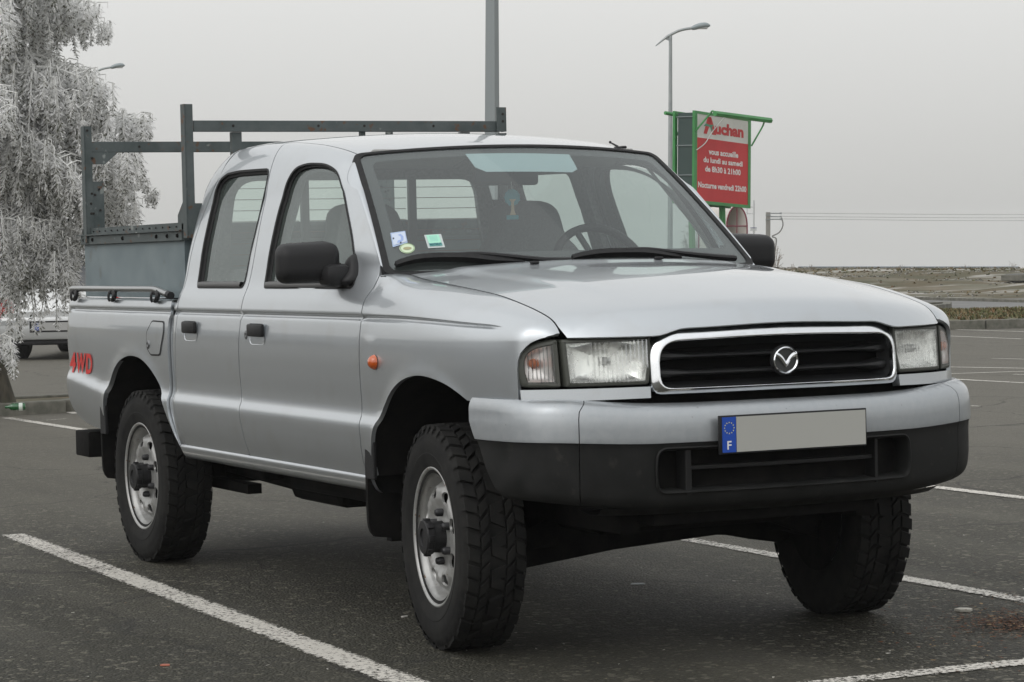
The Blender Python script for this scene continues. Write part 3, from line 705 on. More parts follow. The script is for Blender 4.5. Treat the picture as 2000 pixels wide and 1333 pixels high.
# wipers
def wiper(pts_blade, pts_arm):
    B = [np.array(ws(*ws_px(*p), .02)) for p in pts_blade]; A = [np.array(ws(*ws_px(*p), .022)) for p in pts_arm]
    mb = MB(); P = cm(B, 4); n = len(P)
    for i in range(n-1):
        a, b = np.array(P[i]), np.array(P[i+1]); d = np.array([.62, 0, .78]); s_ = np.array([-.78, 0, .62])
        k0, k1 = [math.sin(math.pi*min(1, max(0, (j/(n-1))*.94+.03)))**.6 for j in (i, i+1)]
        V = []
        for p, k in ((a, k0), (b, k1)):
            V += [p-s_*.012-d*.012, p+s_*(.004+.010*k)-d*.012, p+s_*(.004+.010*k)+d*.010*k, p-s_*.012+d*.010*k]
        mb.add(V, [(0, 1, 5, 4), (1, 2, 6, 5), (2, 3, 7, 6), (3, 0, 4, 7), (0, 1, 2, 3), (4, 5, 6, 7)])
    w_ = mb.build('wiper_blade', RUB, wsh)
    mb = MB(); Q = cm(A, 4); mb.tube(Q, [.010+.007*i/(len(Q)-1) for i in range(len(Q))], 8, flat=.7); mb.build('wiper_arm', PLAS, w_, smooth=True)
wiper([(770, 523), (820, 513), (900, 512), (960, 517), (1021, 518)], [(880, 508), (930, 506), (990, 511), (1060, 518), (1110, 519)])
wiper([(1115, 510), (1170, 503), (1250, 502), (1300, 507), (1326, 508)], [(1218, 498), (1262, 497), (1330, 505), (1390, 511), (1430, 514)])
# ---- rear wall of the cab with its window
RWo = rnd([(-.60, 1.20), (.60, 1.20), (.545, 1.595), (-.545, 1.595)], [.05, .05, .09, .09], 6)
rw_l = lambda y, z: (XR(z)+.004-.03*0, y, z)
rwall = panel('rear_wall', [(-.78, .60), (.78, .60), (.77, 1.10), (.735, 1.20), (.69, 1.35), (.63, 1.52), (.575, 1.66), (-.575, 1.66), (-.63, 1.52), (-.69, 1.35), (-.735, 1.20), (-.77, 1.10)], rw_l, PAINT, T, (-1, 0, 0), [RWo], h=.07, depth=.0)
panel('rear_lining', [(-.76, .60), (.76, .60), (.72, 1.20), (.67, 1.35), (.62, 1.50), (.56, 1.66), (-.56, 1.66), (-.62, 1.50), (-.67, 1.35), (-.72, 1.20)], lambda y, z: (XR(z)+.035, y, z), TRIM, T, (1, 0, 0), [inset(RWo, .008)], h=.08, depth=.03)
rg_ = panel('rear_window', inset(RWo, .004), lambda y, z: (XR(z)+.015, y, z), RGLASS, rwall, (-1, 0, 0), h=.1, depth=0)
for y in (-.243, .243): mb = MB(); mb.box((-2.495, y, 1.398), (.02, .034, .41)); mb.build('window_divider', mat('divider_grey', (.10, .11, .11), .6), rg_)
mb = MB()
for k in range(8):
    z = 1.24+.045*k
    for a, b in ((-.56, -.262), (-.224, .224), (.262, .56)): mb.add([(XR(z)+.019, a, z), (XR(z)+.019, b, z), (XR(z)+.019, b, z+.0028), (XR(z)+.019, a, z+.0028)], [(0, 1, 2, 3)])
mb.build('heater_wires', mat('heater_brown', (.16, .09, .06), .6), rg_, recalc=False)
# ================================================================== front: grille, lamps, bumper
def F3(q, dx): return [(fx(y)+.10*(.93-z)+dx, y, z) for y, z in q]
def gr_loop(o):
    """grille frame outline, o = inset"""
    return dens(rnd([(-.443+o, .832+o*.85), (.443-o, .832+o*.85), (.443-o, 1.024-o*1.40), (0, 1.037-o*1.47), (-.443+o, 1.024-o*1.40)], [.035, .035, .095, .3, .095], 14), .02)
grl = empty('grille', (0, 0, 0), parent=T)
def GL(o, n=180):
    q = gr_loop(o); P = np.array(q+[q[0]]); s = np.concatenate([[0], np.cumsum(np.linalg.norm(np.diff(P, axis=0), axis=1))])
    t = np.linspace(0, s[-1], n, endpoint=False); return list(zip(np.interp(t, s, P[:, 0]), np.interp(t, s, P[:, 1])))
loft('chrome_frame', [F3(GL(0), -.03), F3(GL(0), -.002), F3(GL(.004), .003), F3(GL(.010), .0075), F3(GL(.017), .0125), F3(GL(.021), .0145), F3(GL(.0235), .013), F3(GL(.025), .004), F3(GL(.027), -.05)], CHROME, grl, autos=60)
cav = mat('grille_black', (.004, .004, .004), .8, spec=.1)
loft('grille_recess', [F3(GL(.0255), -.008), F3(GL(.028), -.02), F3(GL(.034), -.045), F3(GL(.042), -.06)], mat('grille_surround', (.022, .023, .024), .45), grl, autos=60)
panel('grille_back', gr_loop(.02), front_lift(-.068), cav, grl, (1, 0, 0), h=.05, depth=0)
for z0 in (.944, .893):
    V = []
    ys = np.linspace(-.412, .412, 50)
    def bar(y, k):
        th = 1+1.3*sstep(.30, .42, abs(y))
        pr_ = [(-.06, .009*th), (-.020, .0075*th), (-.008, .005*th), (-.004, .0), (-.010, -.004*th), (-.04, -.007*th), (-.06, -.008*th)][k]
        return (fx(y)+.10*(.93-z0)+pr_[0]-.004-.012*sstep(.36, .42, abs(y)), y, z0+pr_[1])
    loft('grille_bar', [[bar(y, k) for y in ys] for k in range(7)], mat('grille_bar_black', (.012, .0125, .013), .5, spec=.35), grl, closed=False, autos=40)
# round badge: an oval ring with a winged V
bx_, bz_ = fx(0)+.012, .9225
mb = MB(); n = 48
def bl(ry, rz, d, top=0.): return [(bx_+d, ry*math.cos(a), bz_+rz*math.sin(a)*(1 if math.sin(a) < 0 else 1-top)) for a in np.linspace(0, 2*math.pi, n, endpoint=False)]
for a, b in zip([bl(.049, .046, -.006), bl(.049, .046, .002), bl(.0475, .0445, .006)], [bl(.049, .046, .002), bl(.0475, .0445, .006), bl(.044, .041, .004)]):
    mb.add(a+b, [(i, (i+1) % n, n+(i+1) % n, n+i) for i in range(n)])
bd = mb.build('badge', PLAS, grl, smooth=True)
mb = MB(); mb.add(bl(.044, .041, .003), [tuple(range(n))]); mb.build('badge_field', mat('badge_grey', (.045, .047, .047), .35), bd)
mb = MB()
for a, b in zip([bl(.0445, .0415, .002), bl(.0440, .0410, .009), bl(.041, .038, .012)], [bl(.0440, .0410, .009), bl(.041, .038, .012), bl(.0375, .0345, .008)]):
    mb.add(a+b, [(i, (i+1) % n, n+(i+1) % n, n+i) for i in range(n)])
for s in (-1, 1):
    up_ = cm([(.0365*s, .026), (.030*s, .0235), (.020*s, .0185), (.011*s, .0105), (.004*s, .001), (0, -.004)], 4); lo_ = cm([(.0405*s, .012), (.031*s, .0095), (.022*s, .004), (.013*s, -.006), (.006*s, -.016), (0, -.022)], 4)
    V = [(bx_+.009, y, bz_+z) for y, z in up_]+[(bx_+.009, y, bz_+z) for y, z in lo_]+[(bx_+.0125, (a[0]+b[0])/2, bz_+(a[1]+b[1])/2) for a, b in zip(up_, lo_)]
    m_ = len(up_); mb.add(V, [(i, i+1, 2*m_+i+1, 2*m_+i) for i in range(m_-1)]+[(m_+i, m_+i+1, 2*m_+i+1, 2*m_+i) for i in range(m_-1)])
mb.build('badge_wings', CHROME, bd, smooth=True, autos=50)
# lamps -------------------------------------------------------------
def lens_mat(name, ribs, tint):
    m = bpy.data.materials.new(name); m.use_nodes = True; nt = m.node_tree; N = nt.nodes; L = nt.links
    N.remove(N['Principled BSDF']); o = N['Material Output']
    t = N.new('ShaderNodeBsdfTransparent'); t.inputs[0].default_value = (*tint, 1)
    g = N.new('ShaderNodeBsdfGlossy'); g.inputs['Roughness'].default_value = .06
    rf = N.new('ShaderNodeBsdfRefraction'); rf.inputs['IOR'].default_value = 1.25; rf.inputs['Roughness'].default_value = .05; rf.inputs[0].default_value = (*tint, 1)
    tc = N.new('ShaderNodeTexCoord'); wv = N.new('ShaderNodeTexWave'); wv.wave_type = 'BANDS'; wv.bands_direction = 'Y'; wv.inputs['Scale'].default_value = ribs; wv.inputs['Distortion'].default_value = 1.2; wv.inputs['Detail'].default_value = 1; wv.inputs['Detail Scale'].default_value = .6
    L.new(tc.outputs['Object'], wv.inputs[0]); ns = N.new('ShaderNodeTexVoronoi'); ns.feature = 'F1'; ns.inputs['Scale'].default_value = 16; L.new(tc.outputs['Object'], ns.inputs[0])
    sp = N.new('ShaderNodeSeparateColor'); L.new(ns.outputs['Color'], sp.inputs[0])
    gt = N.new('ShaderNodeMath'); gt.operation = 'GREATER_THAN'; gt.inputs[1].default_value = .35; L.new(sp.outputs[0], gt.inputs[0])
    mu = N.new('ShaderNodeMath'); mu.operation = 'MULTIPLY'; L.new(wv.outputs[1], mu.inputs[0]); L.new(gt.outputs[0], mu.inputs[1])
    bp = N.new('ShaderNodeBump'); bp.inputs['Strength'].default_value = 1.; bp.inputs['Distance'].default_value = .012; L.new(mu.outputs[0], bp.inputs['Height'])
    for q in (g, rf): L.new(bp.outputs[0], q.inputs['Normal'])
    f = fresnel(nt, 1.6); L.new(bp.outputs[0], f.inputs['Normal'])
    a = N.new('ShaderNodeMixShader'); a.inputs[0].default_value = .6; L.new(t.outputs[0], a.inputs[1]); L.new(rf.outputs[0], a.inputs[2])
    x = N.new('ShaderNodeMixShader'); L.new(f.outputs[0], x.inputs[0]); L.new(a.outputs[0], x.inputs[1]); L.new(g.outputs[0], x.inputs[2])
    L.new(x.outputs[0], o.inputs[0]); return m
LENS = lens_mat('fluted_lens', 26, (.97, .98, .96)); LENS2 = lens_mat('fluted_lens_corner', 34, (.97, .97, .97))
REFL = mat('reflector', (.9, .9, .9), .2, .75); nz(REFL, 25, (.88, .89, .88), (.97, .97, .96), .4, .6, 2, bump=.15, dist=.002, rough=(.12, .34))
GASK = mat('lamp_gasket', (.055, .058, .048), .5)
for sy in (-1, 1):
    def mir_(q): return [(sy*abs(y), z) for y, z in q]
    hl = empty('headlight', (0, 0, 0), parent=T)
    main = rnd([(.449, .864), (.676, .862), (.682, 1.004), (.434, 1.010), (.437, .93)], [.012, .008, .008, .008, .01], 4)
    inn = inset(main, .016)
    A, B = dens(main, .02), dens(main, .02)
    k_ = len(A); cen = np.mean(A, 0)
    def ins(q, d): return inset(q, d)
    fr_ = [F3(mir_(A), -.06), F3(mir_(A), -.006), F3(mir_(ins(A, .003)), -.001), F3(mir_(ins(A, .009)), .0), F3(mir_(ins(A, .012)), -.005)]
    loft('lamp_frame', fr_, GASK, hl, autos=50)
    lensl = ins(A, .010)
    panel('lens', [(y, z) for y, z in mir_(lensl)], front_lift(.001), LENS, hl, (1, 0, 0), h=.025, depth=0)
    # reflector bowl
    mb = MB(); V = []; F = []; q = mir_(ins(A, .0115)); c0 = np.mean(q, 0); K = 9
    for i in range(K):
        k = i/(K-1); s_ = math.cos(k*math.pi/2*.86)**.8 if i < K-1 else .12; dd = -.006-.048*math.sin(k*math.pi/2*.95)
        V += F3([tuple(c0+(np.array(p)-c0)*s_*(1-k)+k*.105*s_*(np.array(p)-c0)/np.linalg.norm(np.array(p)-c0)) for p in q], dd)
    n_ = len(q)
    for i in range(K-1): F += [(i*n_+j, i*n_+(j+1) % n_, (i+1)*n_+(j+1) % n_, (i+1)*n_+j) for j in range(n_)]
    F.append(tuple((K-1)*n_+j for j in range(n_))); mb.add(V, F); mb.build('reflector', REFL, hl, smooth=True, autos=80)
    mb = MB(); cx = fx(c0[0])-.045; mb.rev([(0, .022), (.008, .020), (.013, .010), (.014, -.012)], (cx, c0[0], c0[1]), ax='x', n=16); mb.build('bulb', mat('bulb_grey', (.7, .7, .7), .3, .5), hl, smooth=True)
    # corner lamp
    cl = empty('turn_signal', (0, 0, 0), parent=T)
    co_ = [(.688, .862), (.778, .862), (.786, .90), (.7865, .935), (.783, .957), (.772, .977), (.752, .992), (.722, 1.001), (.690, 1.006)]
    co_ = dens(rnd(co_, [.006, .014]+[.03]*6+[.006], 4), .015)
    loft('lamp_frame', [F3(mir_(co_), -.05), F3(mir_(co_), -.006), F3(mir_(inset(co_, .003)), -.001), F3(mir_(inset(co_, .012)), .0), F3(mir_(inset(co_, .016)), -.005)], GASK, cl, autos=50)
    panel('lens', mir_(inset(co_, .013)), front_lift(.002), LENS2, cl, (1, 0, 0), h=.02, depth=0)
    mb = MB(); q = mir_(inset(co_, .014)); c0 = np.mean(q, 0); n_ = len(q); V = []; F = []; K = 7
    for i in range(K):
        k = i/(K-1); s_ = max(.1, math.cos(k*math.pi/2)**.8); V += F3([tuple(c0+(np.array(p)-c0)*s_) for p in q], -.006-.034*math.sin(k*math.pi/2))
    for i in range(K-1): F += [(i*n_+j, i*n_+(j+1) % n_, (i+1)*n_+(j+1) % n_, (i+1)*n_+j) for j in range(n_)]
    F.append(tuple((K-1)*n_+j for j in range(n_))); mb.add(V, F); mb.build('reflector', mat('corner_reflector', (.90, .88, .86), .3, .6), cl, smooth=True, autos=80)
    mb = MB(); mb.rev([(0, .026), (.009, .023), (.015, .012), (.016, 0), (.013, -.014)], (fx(c0[0])-.036, c0[0]+sy*.004, c0[1]-.002), ax='x', n=16); mb.build('bulb', mat('bulb_amber', (.50, .13, .03), .25), cl, smooth=True)
    # silver strip under the lamps
    st = dens([(sy*.448, .8245), (sy*.7855, .8185), (sy*.7865, .855), (sy*.447, .8585)], .03)
    panel('lamp_trim', st, front_lift(.002), PAINT, T, (1, 0, 0), h=.012, depth=.03)
    # dark board behind lamps
mb = MB(); ys = np.linspace(-.785, .785, 50); zz = [.77, .80, .86, .95, 1.0]
V = [(fx(y)+.10*(.93-z)-.075 if abs(y) < .70 else fx(y)-.055-.0, y*(.985), z-(.02 if z > 1 else 0)) for z in zz for y in ys]; n_ = len(ys)
mb.add(V, [(i*n_+j, i*n_+j+1, (i+1)*n_+j+1, (i+1)*n_+j) for i in range(len(zz)-1) for j in range(n_-1)])
V = [(fx(y)-d, y*.985, z) for d, z in ((.012, .995), (.10, .988)) for y in ys]; mb.add(V, [(j, j+1, n_+j+1, n_+j) for j in range(n_-1)])
mb.build('front_panel', DARK, T)
# bumper --------------------------------------------------------------
SL_, SR_ = -SS, SS
bumper = empty('bumper', (0, 0, 0), parent=T)
zr = [.70, .715, .73, .745, .757, .766, .774, .781, .787, .792, .797, .801]
a_ = abs(SS)
mid = [(-a_+.0015, .6895), (a_-.0015, .6895), (a_-.0015, .755), (a_-.004, .775), (a_-.014, .788), (a_-.022, .798), (a_-.026, .806), (-a_+.026, .806), (-a_+.022, .798), (-a_+.014, .788), (-a_+.004, .775), (-a_+.0015, .755)]
panel('bumper_cover', mid, bump_lift, PAINTR, bumper, (1, 0, 0), h=.012, hu=.03, rows=zr, depth=.03)
xend = lambda z: np.interp(z, [.48, .52, .60, .69, .80], [.520, .500, .455, .395, .312])
def s_at_x(x):
    a, b = -BH, -.3
    for _ in range(40):
        c = (a+b)/2
        if BXs(c) < x: a = c
        else: b = c
    return a
def endl(z, sg): return (sg*abs(s_at_x(xend(z))), z)
black_hole = rnd([(-.455, .536), (.455, .536), (.462, .60), (.455, .676), (-.455, .676), (-.462, .60)], [.05, .05, .06, .035, .035, .06], 8)
black = [(-a_+.0015, .487), (a_-.0015, .487), (a_-.0015, .687), (-a_+.0015, .687)]
panel('lower_bumper', black, bump_lift, BPLAS, bumper, (1, 0, 0), [black_hole], h=.014, hu=.03, rows=[.492, .50, .51, .525], depth=.035, off=-.005)
# rounded lip of the intake
hp = dens(black_hole, .02)
loft('intake_lip', [[bump_lift(s, z) for s, z in inset(hp, -.001)], [tuple(np.array(bump_lift(s, z))+np.array([.004, 0, 0])) for s, z in inset(hp, .003)], [tuple(np.array(bump_lift(s, z))+np.array([-.004, 0, 0])) for s, z in inset(hp, .010)], [tuple(np.array(bump_lift(s, z))+np.array([-.09, 0, 0])) for s, z in inset(hp, .014)]], BPLAS, bumper, autos=60)
for sg in (-1, 1):
    e1 = [endl(z, sg) for z in (.804, .79, .77, .74, .71, .6895)]
    p = [(sg*(a_+.0015), .6895), (sg*(a_+.0015), .755), (sg*(a_-.001), .775), (sg*(a_-.011), .788), (sg*(a_-.019), .798), (sg*(a_-.023), .806)] + e1
    panel('bumper_end', p, bump_lift, PAINTR, bumper, (.5, sg, 0), h=.012, hu=.022, rows=zr, depth=.02)
    e2 = [endl(z, sg) for z in (.687, .64, .58, .53, .50)]
    p = [(sg*(a_+.0015), .500-.013), (sg*(a_+.0015), .687)] + e2 + [(sg*abs(s_at_x(.515)), .487)]
    panel('lower_bumper_end', p, bump_lift, BPLAS, bumper, (.5, sg, 0), h=.014, hu=.022, rows=[.492, .50, .51, .525], depth=.02, off=-.005)
# inside of the lower intake
mb = MB(); n_ = 30; ss = np.linspace(-.5, .5, n_)
B_ = [tuple(np.array(bump_lift(s, .6))+np.array([-.075, 0, z-.6])) for z in (.49, .70) for s in ss]; mb.add(B_, [(j, j+1, n_+j+1, n_+j) for j in range(n_-1)])
mb.build('intake_back', DARK, bumper)
BARP = mat('intake_bar_black', (.010, .010, .010), .55, spec=.3)
mb = MB()
for y, wd_ in ((-.352, .022), (.318, .012)):
    s = s_at_y(y); p = np.array(bump_lift(s, .60)); mb.box((p[0]-.035, y, .605), (.06, wd_, .15), bev=.004)
for i in range(14):
    y0, y1 = -.352+.670*i/14, -.352+.670*(i+1)/14
    x0, x1 = [bump_lift(s_at_y(y), .6)[0]-.02 for y in (y0, y1)]
    z0 = .612
    mb.add([(x0, y0, z0+.005), (x1, y1, z0+.005), (x1, y1, z0-.006), (x0, y0, z0-.006), (x0-.05, y0, z0+.003), (x1-.05, y1, z0+.003), (x1-.05, y1, z0-.012), (x0-.05, y0, z0-.012)], [(0, 1, 2, 3), (0, 1, 5, 4), (3, 2, 6, 7)])
mb.build('intake_bars', BARP, bumper)
# towing hook and lower lip (below the bumper)
mb = MB(); ss = np.linspace(-BH+.55, BH-.55, 40); n_ = len(ss)
V = []
for dz, dd in ((.492, 0), (.470, -.05), (.462, -.14), (.47, -.26)):
    for s in ss: p = np.array(bump_lift(s, .487)); V.append((p[0]+dd*.9, p[1]*(1+dd*.25), dz+.03*sstep(.45, 1.0, abs(s))))
mb.add(V, [(i*n_+j, i*n_+j+1, (i+1)*n_+j+1, (i+1)*n_+j) for i in range(3) for j in range(n_-1)]); mb.build('lower_lip', BPLAS, bumper, smooth=True)
# black filler between body and bumper
mb = MB(); ss = np.linspace(-BH+.02, BH-.02, 60); n_ = len(ss); V = []
for zz_, ins_ in ((.800, .15), (.798, .085), (.76, .07)):
    for s in ss:
        p = np.array(bump_lift(s, .74)); e = .01; t = np.array([BXs(s+e)-BXs(s-e), BYs(s+e)-BYs(s-e)]); t /= np.linalg.norm(t); nx, ny = t[1], -t[0]
        k = ins_; V.append((p[0]-nx*k, p[1]-ny*k, zz_+(.010*sstep(.3, .8, abs(s)))))
mb.add(V, [(i*n_+j, i*n_+j+1, (i+1)*n_+j+1, (i+1)*n_+j) for i in range(2) for j in range(n_-1)]); mb.build('filler', DARK, bumper)
# number plate ----------------------------------------------------------
px0 = .885; pl = empty('license_plate', (0, 0, 0), parent=T)
mb = MB(); mb.box((px0-.004, -.010, .7085), (.008, .526, .116), bev=.0015); mb.box((px0-.02, -.01, .7085), (.03, .2, .06)); mb.build('plate_frame', PLAS, pl, smooth=True)
PLM = mat('plate_grey', (.43, .43, .40), .55)
mb = MB(); mb.box((px0+.0012, .017, .7085), (.0016, .462, .106)); mb.build('blank_plate', PLM, pl)
mb = MB(); mb.box((px0+.0012, -.2395, .7085), (.0016, .0475, .106)); bb = mb.build('country_band', mat('plate_blue', (.01, .07, .42), .4), pl)
mb = MB()
for k in range(12):
    a = 2*math.pi*k/12; cy, cz = -.2395+.0165*math.cos(a), .729+.0165*math.sin(a)
    V = [(px0+.0027, cy+(.0031 if j % 2 == 0 else .0013)*math.sin(j*math.pi/5), cz+(.0031 if j % 2 == 0 else .0013)*math.cos(j*math.pi/5)) for j in range(10)]; mb.add(V, [tuple(range(10))])
mb.build('stars', mat('star_yellow', (.62, .60, .30), .5), bb, recalc=False)
mb = MB(); text_on(mb, 'F', (-.2475, .664, -.2325, .690), lambda u, v: (px0+.0028, u, v), .02); mb.build('letter', mat('plate_white', (.8, .8, .8), .5), bb, recalc=False)
# 4WD decal on the bed side: slanted chunky letters
mb = MB(); BLn = bed_lift(-1)
def decal_at(u, v): q_ = BLn(u+.030*(v-.772)/.098, v); return (q_[0], q_[1]-.0035, q_[2])
for ch, u0, u1 in (('4', -3.962, -3.862), ('W', -3.845, -3.705), ('D', -3.692, -3.600)): text_on(mb, ch, (u0, .774, u1, .866), decal_at, .035)
mb.build('four_wheel_drive_decal', RED, [o for o in T.children if o.name.startswith('bed_side')][0], recalc=False)
# ================================================================== wheels
def wheel_parts():
    R0, nn = .364, 96
    t = MB()
    prof = [(.205, -.10), (.222, -.107), (.232, -.112), (.255, -.120), (.285, -.124), (.315, -.122), (.336, -.116), (.349, -.106), (.352, -.09), (.353, -.04), (.353, .04), (.352, .09), (.349, .106), (.336, .116), (.331, .1175), (.325, .1205), (.318, .1205), (.315, .122), (.300, .1235), (.285, .124), (.272, .1225), (.270, .1237), (.262, .1225), (.255, .120), (.240, .1155), (.232, .113), (.2265, .110), (.2245, .106), (.205, .10)]
    t.rev(prof, n=nn, sg=-1)
    rnd_ = random.Random(4)
    def blk(a0, a1, w0, w1, sk, h=.0115, drop=0.):
        V = []
        for hh, g in ((-.002, 0), (h-.001, .0006), (h, .002)):
            for (a, wv, s) in ((a0, w0, 0), (a1, w0, 0), (a1, w1, 1), (a0, w1, 1)):
                aa = a+sk*s; am = (a0+a1)/2+sk*s; wm = (w0+w1)/2
                ag = aa+(am-aa)*g*35; wg_ = wv+(wm-wv)*g*20
                r = .353+hh-(.10*max(0, abs(wg_)-.085)**1*1.0)*.9-drop; V.append((r*math.cos(ag), -wg_, r*math.sin(ag)))
        t.add(V, [(0, 1, 5, 4), (1, 2, 6, 5), (2, 3, 7, 6), (3, 0, 4, 7), (4, 5, 9, 8), (5, 6, 10, 9), (6, 7, 11, 10), (7, 4, 8, 11), (8, 9, 10, 11)])
    M = 44; st = 2*math.pi/M
    for k in range(M):
        a = k*st
        j = .12*(k % 2)
        for sg, ph in ((1, 0), (-1, .5)):
            b = a+ph*st
            blk(b, b+st*(.74+j*.5), sg*.070, sg*(.112-.004*(k % 2)), sg*.25*st, drop=.0)          # shoulder lug
            blk(b+st*.30, b+st*1.02, sg*.034, sg*.064, -sg*.5*st)                                       # inner lug
            blk(b+st*.04, b+st*.25, sg*.060, sg*.068, 0, h=.006)
            V = []                                                                                    # lug running on to the sidewall
            for r_, w_ in ((.357, .108), (.348, .1165), (.335, .1205)):
                for aa in (b+.30*st, b+.72*st): V.append((r_*math.cos(aa), -sg*w_, r_*math.sin(aa)))
            t.add(V, [(0, 1, 3, 2), (2, 3, 5, 4)])
        blk(a+st*.1, a+st*.86, -.026, .026, .35*st*(1 if k % 2 else -1))
    for k in range(34):                                                                             # raised writing-like ribs of the sidewall are left plain
        a = 2*math.pi*k/34
    tyre = t
    rim = MB()
    rim.rev([(.226, .101), (.2275, .106), (.2255, .1105), (.221, .111), (.2165, .107), (.2145, .100), (.212, .090), (.2035, .082), (.199, .072), (.1975, .055), (.190, .044), (.184, .036), (.1825, .02), (.18, -.09)], n=80, sg=-1)
    return tyre, rim
TY, RM = wheel_parts()
def disc_w(r): return np.interp(r, [0, .055, .085, .10, .125, .15, .17, .184], [.072, .072, .067, .071, .083, .082, .068, .042])
dh = [[(.134*math.cos(a)+rr*.0, .134*math.sin(a)) for rr in (0,)] for a in (0,)]
def wheel(x, sy, steer=0.):
    W = empty('wheel', (x, sy*.714, .362), parent=T, rz=(0 if sy < 0 else math.pi)+steer)
    V = [(v[0], v[1]*(.91 if v[1] < 0 else .80), max(v[2], -.3605)) for v in TY.V]
    mobj('tyre', V, TY.F, TYRE, W, recalc=True, autos=28)
    rim = mobj('rim', [(v[0], v[1]*(.91 if v[1] < 0 else .9), v[2]) for v in RM.V], RM.F, STEEL, W, recalc=True, autos=60)
    holes = []
    for k in range(8):
        a = 2*math.pi*(k+.4)/8; c = np.array([math.cos(a), math.sin(a)]); tn = np.array([-c[1], c[0]])
        holes.append([tuple(c*.143+c*.019*math.cos(q)+tn*.027*math.sin(q)) for q in np.linspace(0, 2*math.pi, 17)[:-1]])
    circ = [(.186*math.cos(q), .186*math.sin(q)) for q in np.linspace(0, 2*math.pi, 61)[:-1]]
    panel('wheel_disc', circ, lambda u, v: (u, -disc_w(math.hypot(u, v)), v), STEEL, rim, (0, -1, 0), holes, h=.014, depth=.008)
    mb = MB(); mb.rev([(.18, .0), (.02, .0)], n=32, sg=-1); mb.rev([(.15, -.02), (.16, .03)], n=32, sg=-1); mb.rev([(.212, -.088), (0, -.090)], n=32, sg=-1); mb.build('brake_drum', DARK, W)
    hb = MB(); hb.rev([(.060, .045), (.060, .060), (.052, .064), (.050, .110), (.056, .113), (.056, .132), (.052, .137), (.030, .138), (.028, .132), (0, .132)], n=8 if False else 28, sg=-1)
    for k in range(8):
        a = 2*math.pi*k/8; hb.box((.056*math.cos(a), -.123, .056*math.sin(a)), (.010, .020, .022), Matrix.Rotation(-a, 3, 'Y'), bev=.002)
    hub = hb.build('hub_cap', PLAS, W, smooth=True, autos=30)
    for k in range(6):
        a = 2*math.pi*(k+.5)/6; mb = MB(); mb.rev([(.013, .055), (.013, .086), (.011, .090), (.009, .094), (0, .095)], (.078*math.cos(a), 0, .078*math.sin(a)), n=12, sg=-1); mb.build('wheel_nut', mat('nut_black', (.03, .03, .032), .4, .3), W, smooth=True)
    return W
wheel(0, -1, R_(-7.0)); wheel(0, 1, R_(-7.0)); wheel(-3.0, -1); wheel(-3.0, 1)
# ================================================================== chassis and inside of the arches
mb = MB()
for s in (-1, 1):
    mb.box((-1.6, s*.43, .46), (4.4, .07, .12)); mb.box((-1.5, s*.62, .50), (2.0, .30, .03))
    mb.box((.10, s*.44, .62), (.95, .04, .26)); mb.box((-3.0, s*.44, .66), (1.0, .04, .46))
mb.box((-1.45, 0, .535), (1.9, 1.60, .03)); mb.box((-3.2, 0, .67), (1.45, 1.3, .03))
mb.box((-1.0, .0, .40), (.9, .30, .22), bev=.05); mb.box((-1.9, -.30, .385), (.55, .34, .16), bev=.04)
mb.box((-2.15, -.56, .435), (.14, .10, .09), bev=.02); mb.box((.45, 0, .47), (.5, .8, .08)); mb.box((.12, 0, .46), (.35, .78, .20), bev=.05)
mb.box((-.55, 0, .42), (.12, .9, .10)); mb.box((.66, 0, .60), (.10, 1.2, .18))
mb.tube([(-3.0, -.72, .362), (-3.0, .72, .362)], .05, 12); mb.rev([(0, .17), (.10, .14), (.15, .05), (.15, -.05), (.10, -.14), (0, -.17)], (-3.0, .08, .362), ax='x', n=16)
mb.tube([(-.9, .05, .36), (-2.85, .08, .37)], .035, 10)
for s in (-1, 1):
    mb.prism([(.40*s, .34), (.60*s, .27), (.60*s, .33), (.40*s, .42)], (-.16, 0, 0), (0, 1, 0), (0, 0, 1), (.22, 0, 0)); mb.tube([(.02, s*.40, .34), (.02, s*.62, .33)], .035, 10)
    mb.tube([(.0, s*.55, .30), (.0, s*.52, .75)], .035, 8); mb.box((-3.0, s*.52, .33), (1.15, .06, .04)); mb.tube([(-2.9, s*.50, .34), (-3.1, s*.45, .70)], .03, 8)
mb.prism([(-.60, .24), (-.45, .222), (-.1, .262), (.30, .285), (.36, .280), (.43, .262), (.56, .24), (.60, .26), (.60, .52), (-.60, .52)], (-.32, 0, 0), (0, 1, 0), (0, 0, 1), (.20, 0, 0)); mb.tube([(-1.2, -.35, .36), (-2.2, -.42, .36), (-3.6, -.48, .42)], .028, 8)
mb.box((.1, 0, .80), (.9, .78, .1)); mb.box((-.52, 0, .75), (.04, 1.5, .9))
mb.box((-1.30, -.55, .435), (.9, .16, .10), bev=.02)
mb.build('chassis', DARK, T)
mb = MB(); mb.box((-3.86, 0, .452), (.20, 1.62, .115), bev=.008); mb.build('rear_bumper', DARK, T, smooth=True)
# bed: floor, inner walls, tailgate
mb = MB(); mb.box((-3.20, 0, .69), (1.40, 1.42, .02)); mb.box((-2.51, 0, .90), (.03, 1.60, .41)); mb.build('bed_floor', PAINT, T)
mb = MB(); mb.box((-4.0, 0, .82), (.035, 1.50, .56), bev=.01); mb.build('tailgate', PAINT, T, smooth=True)
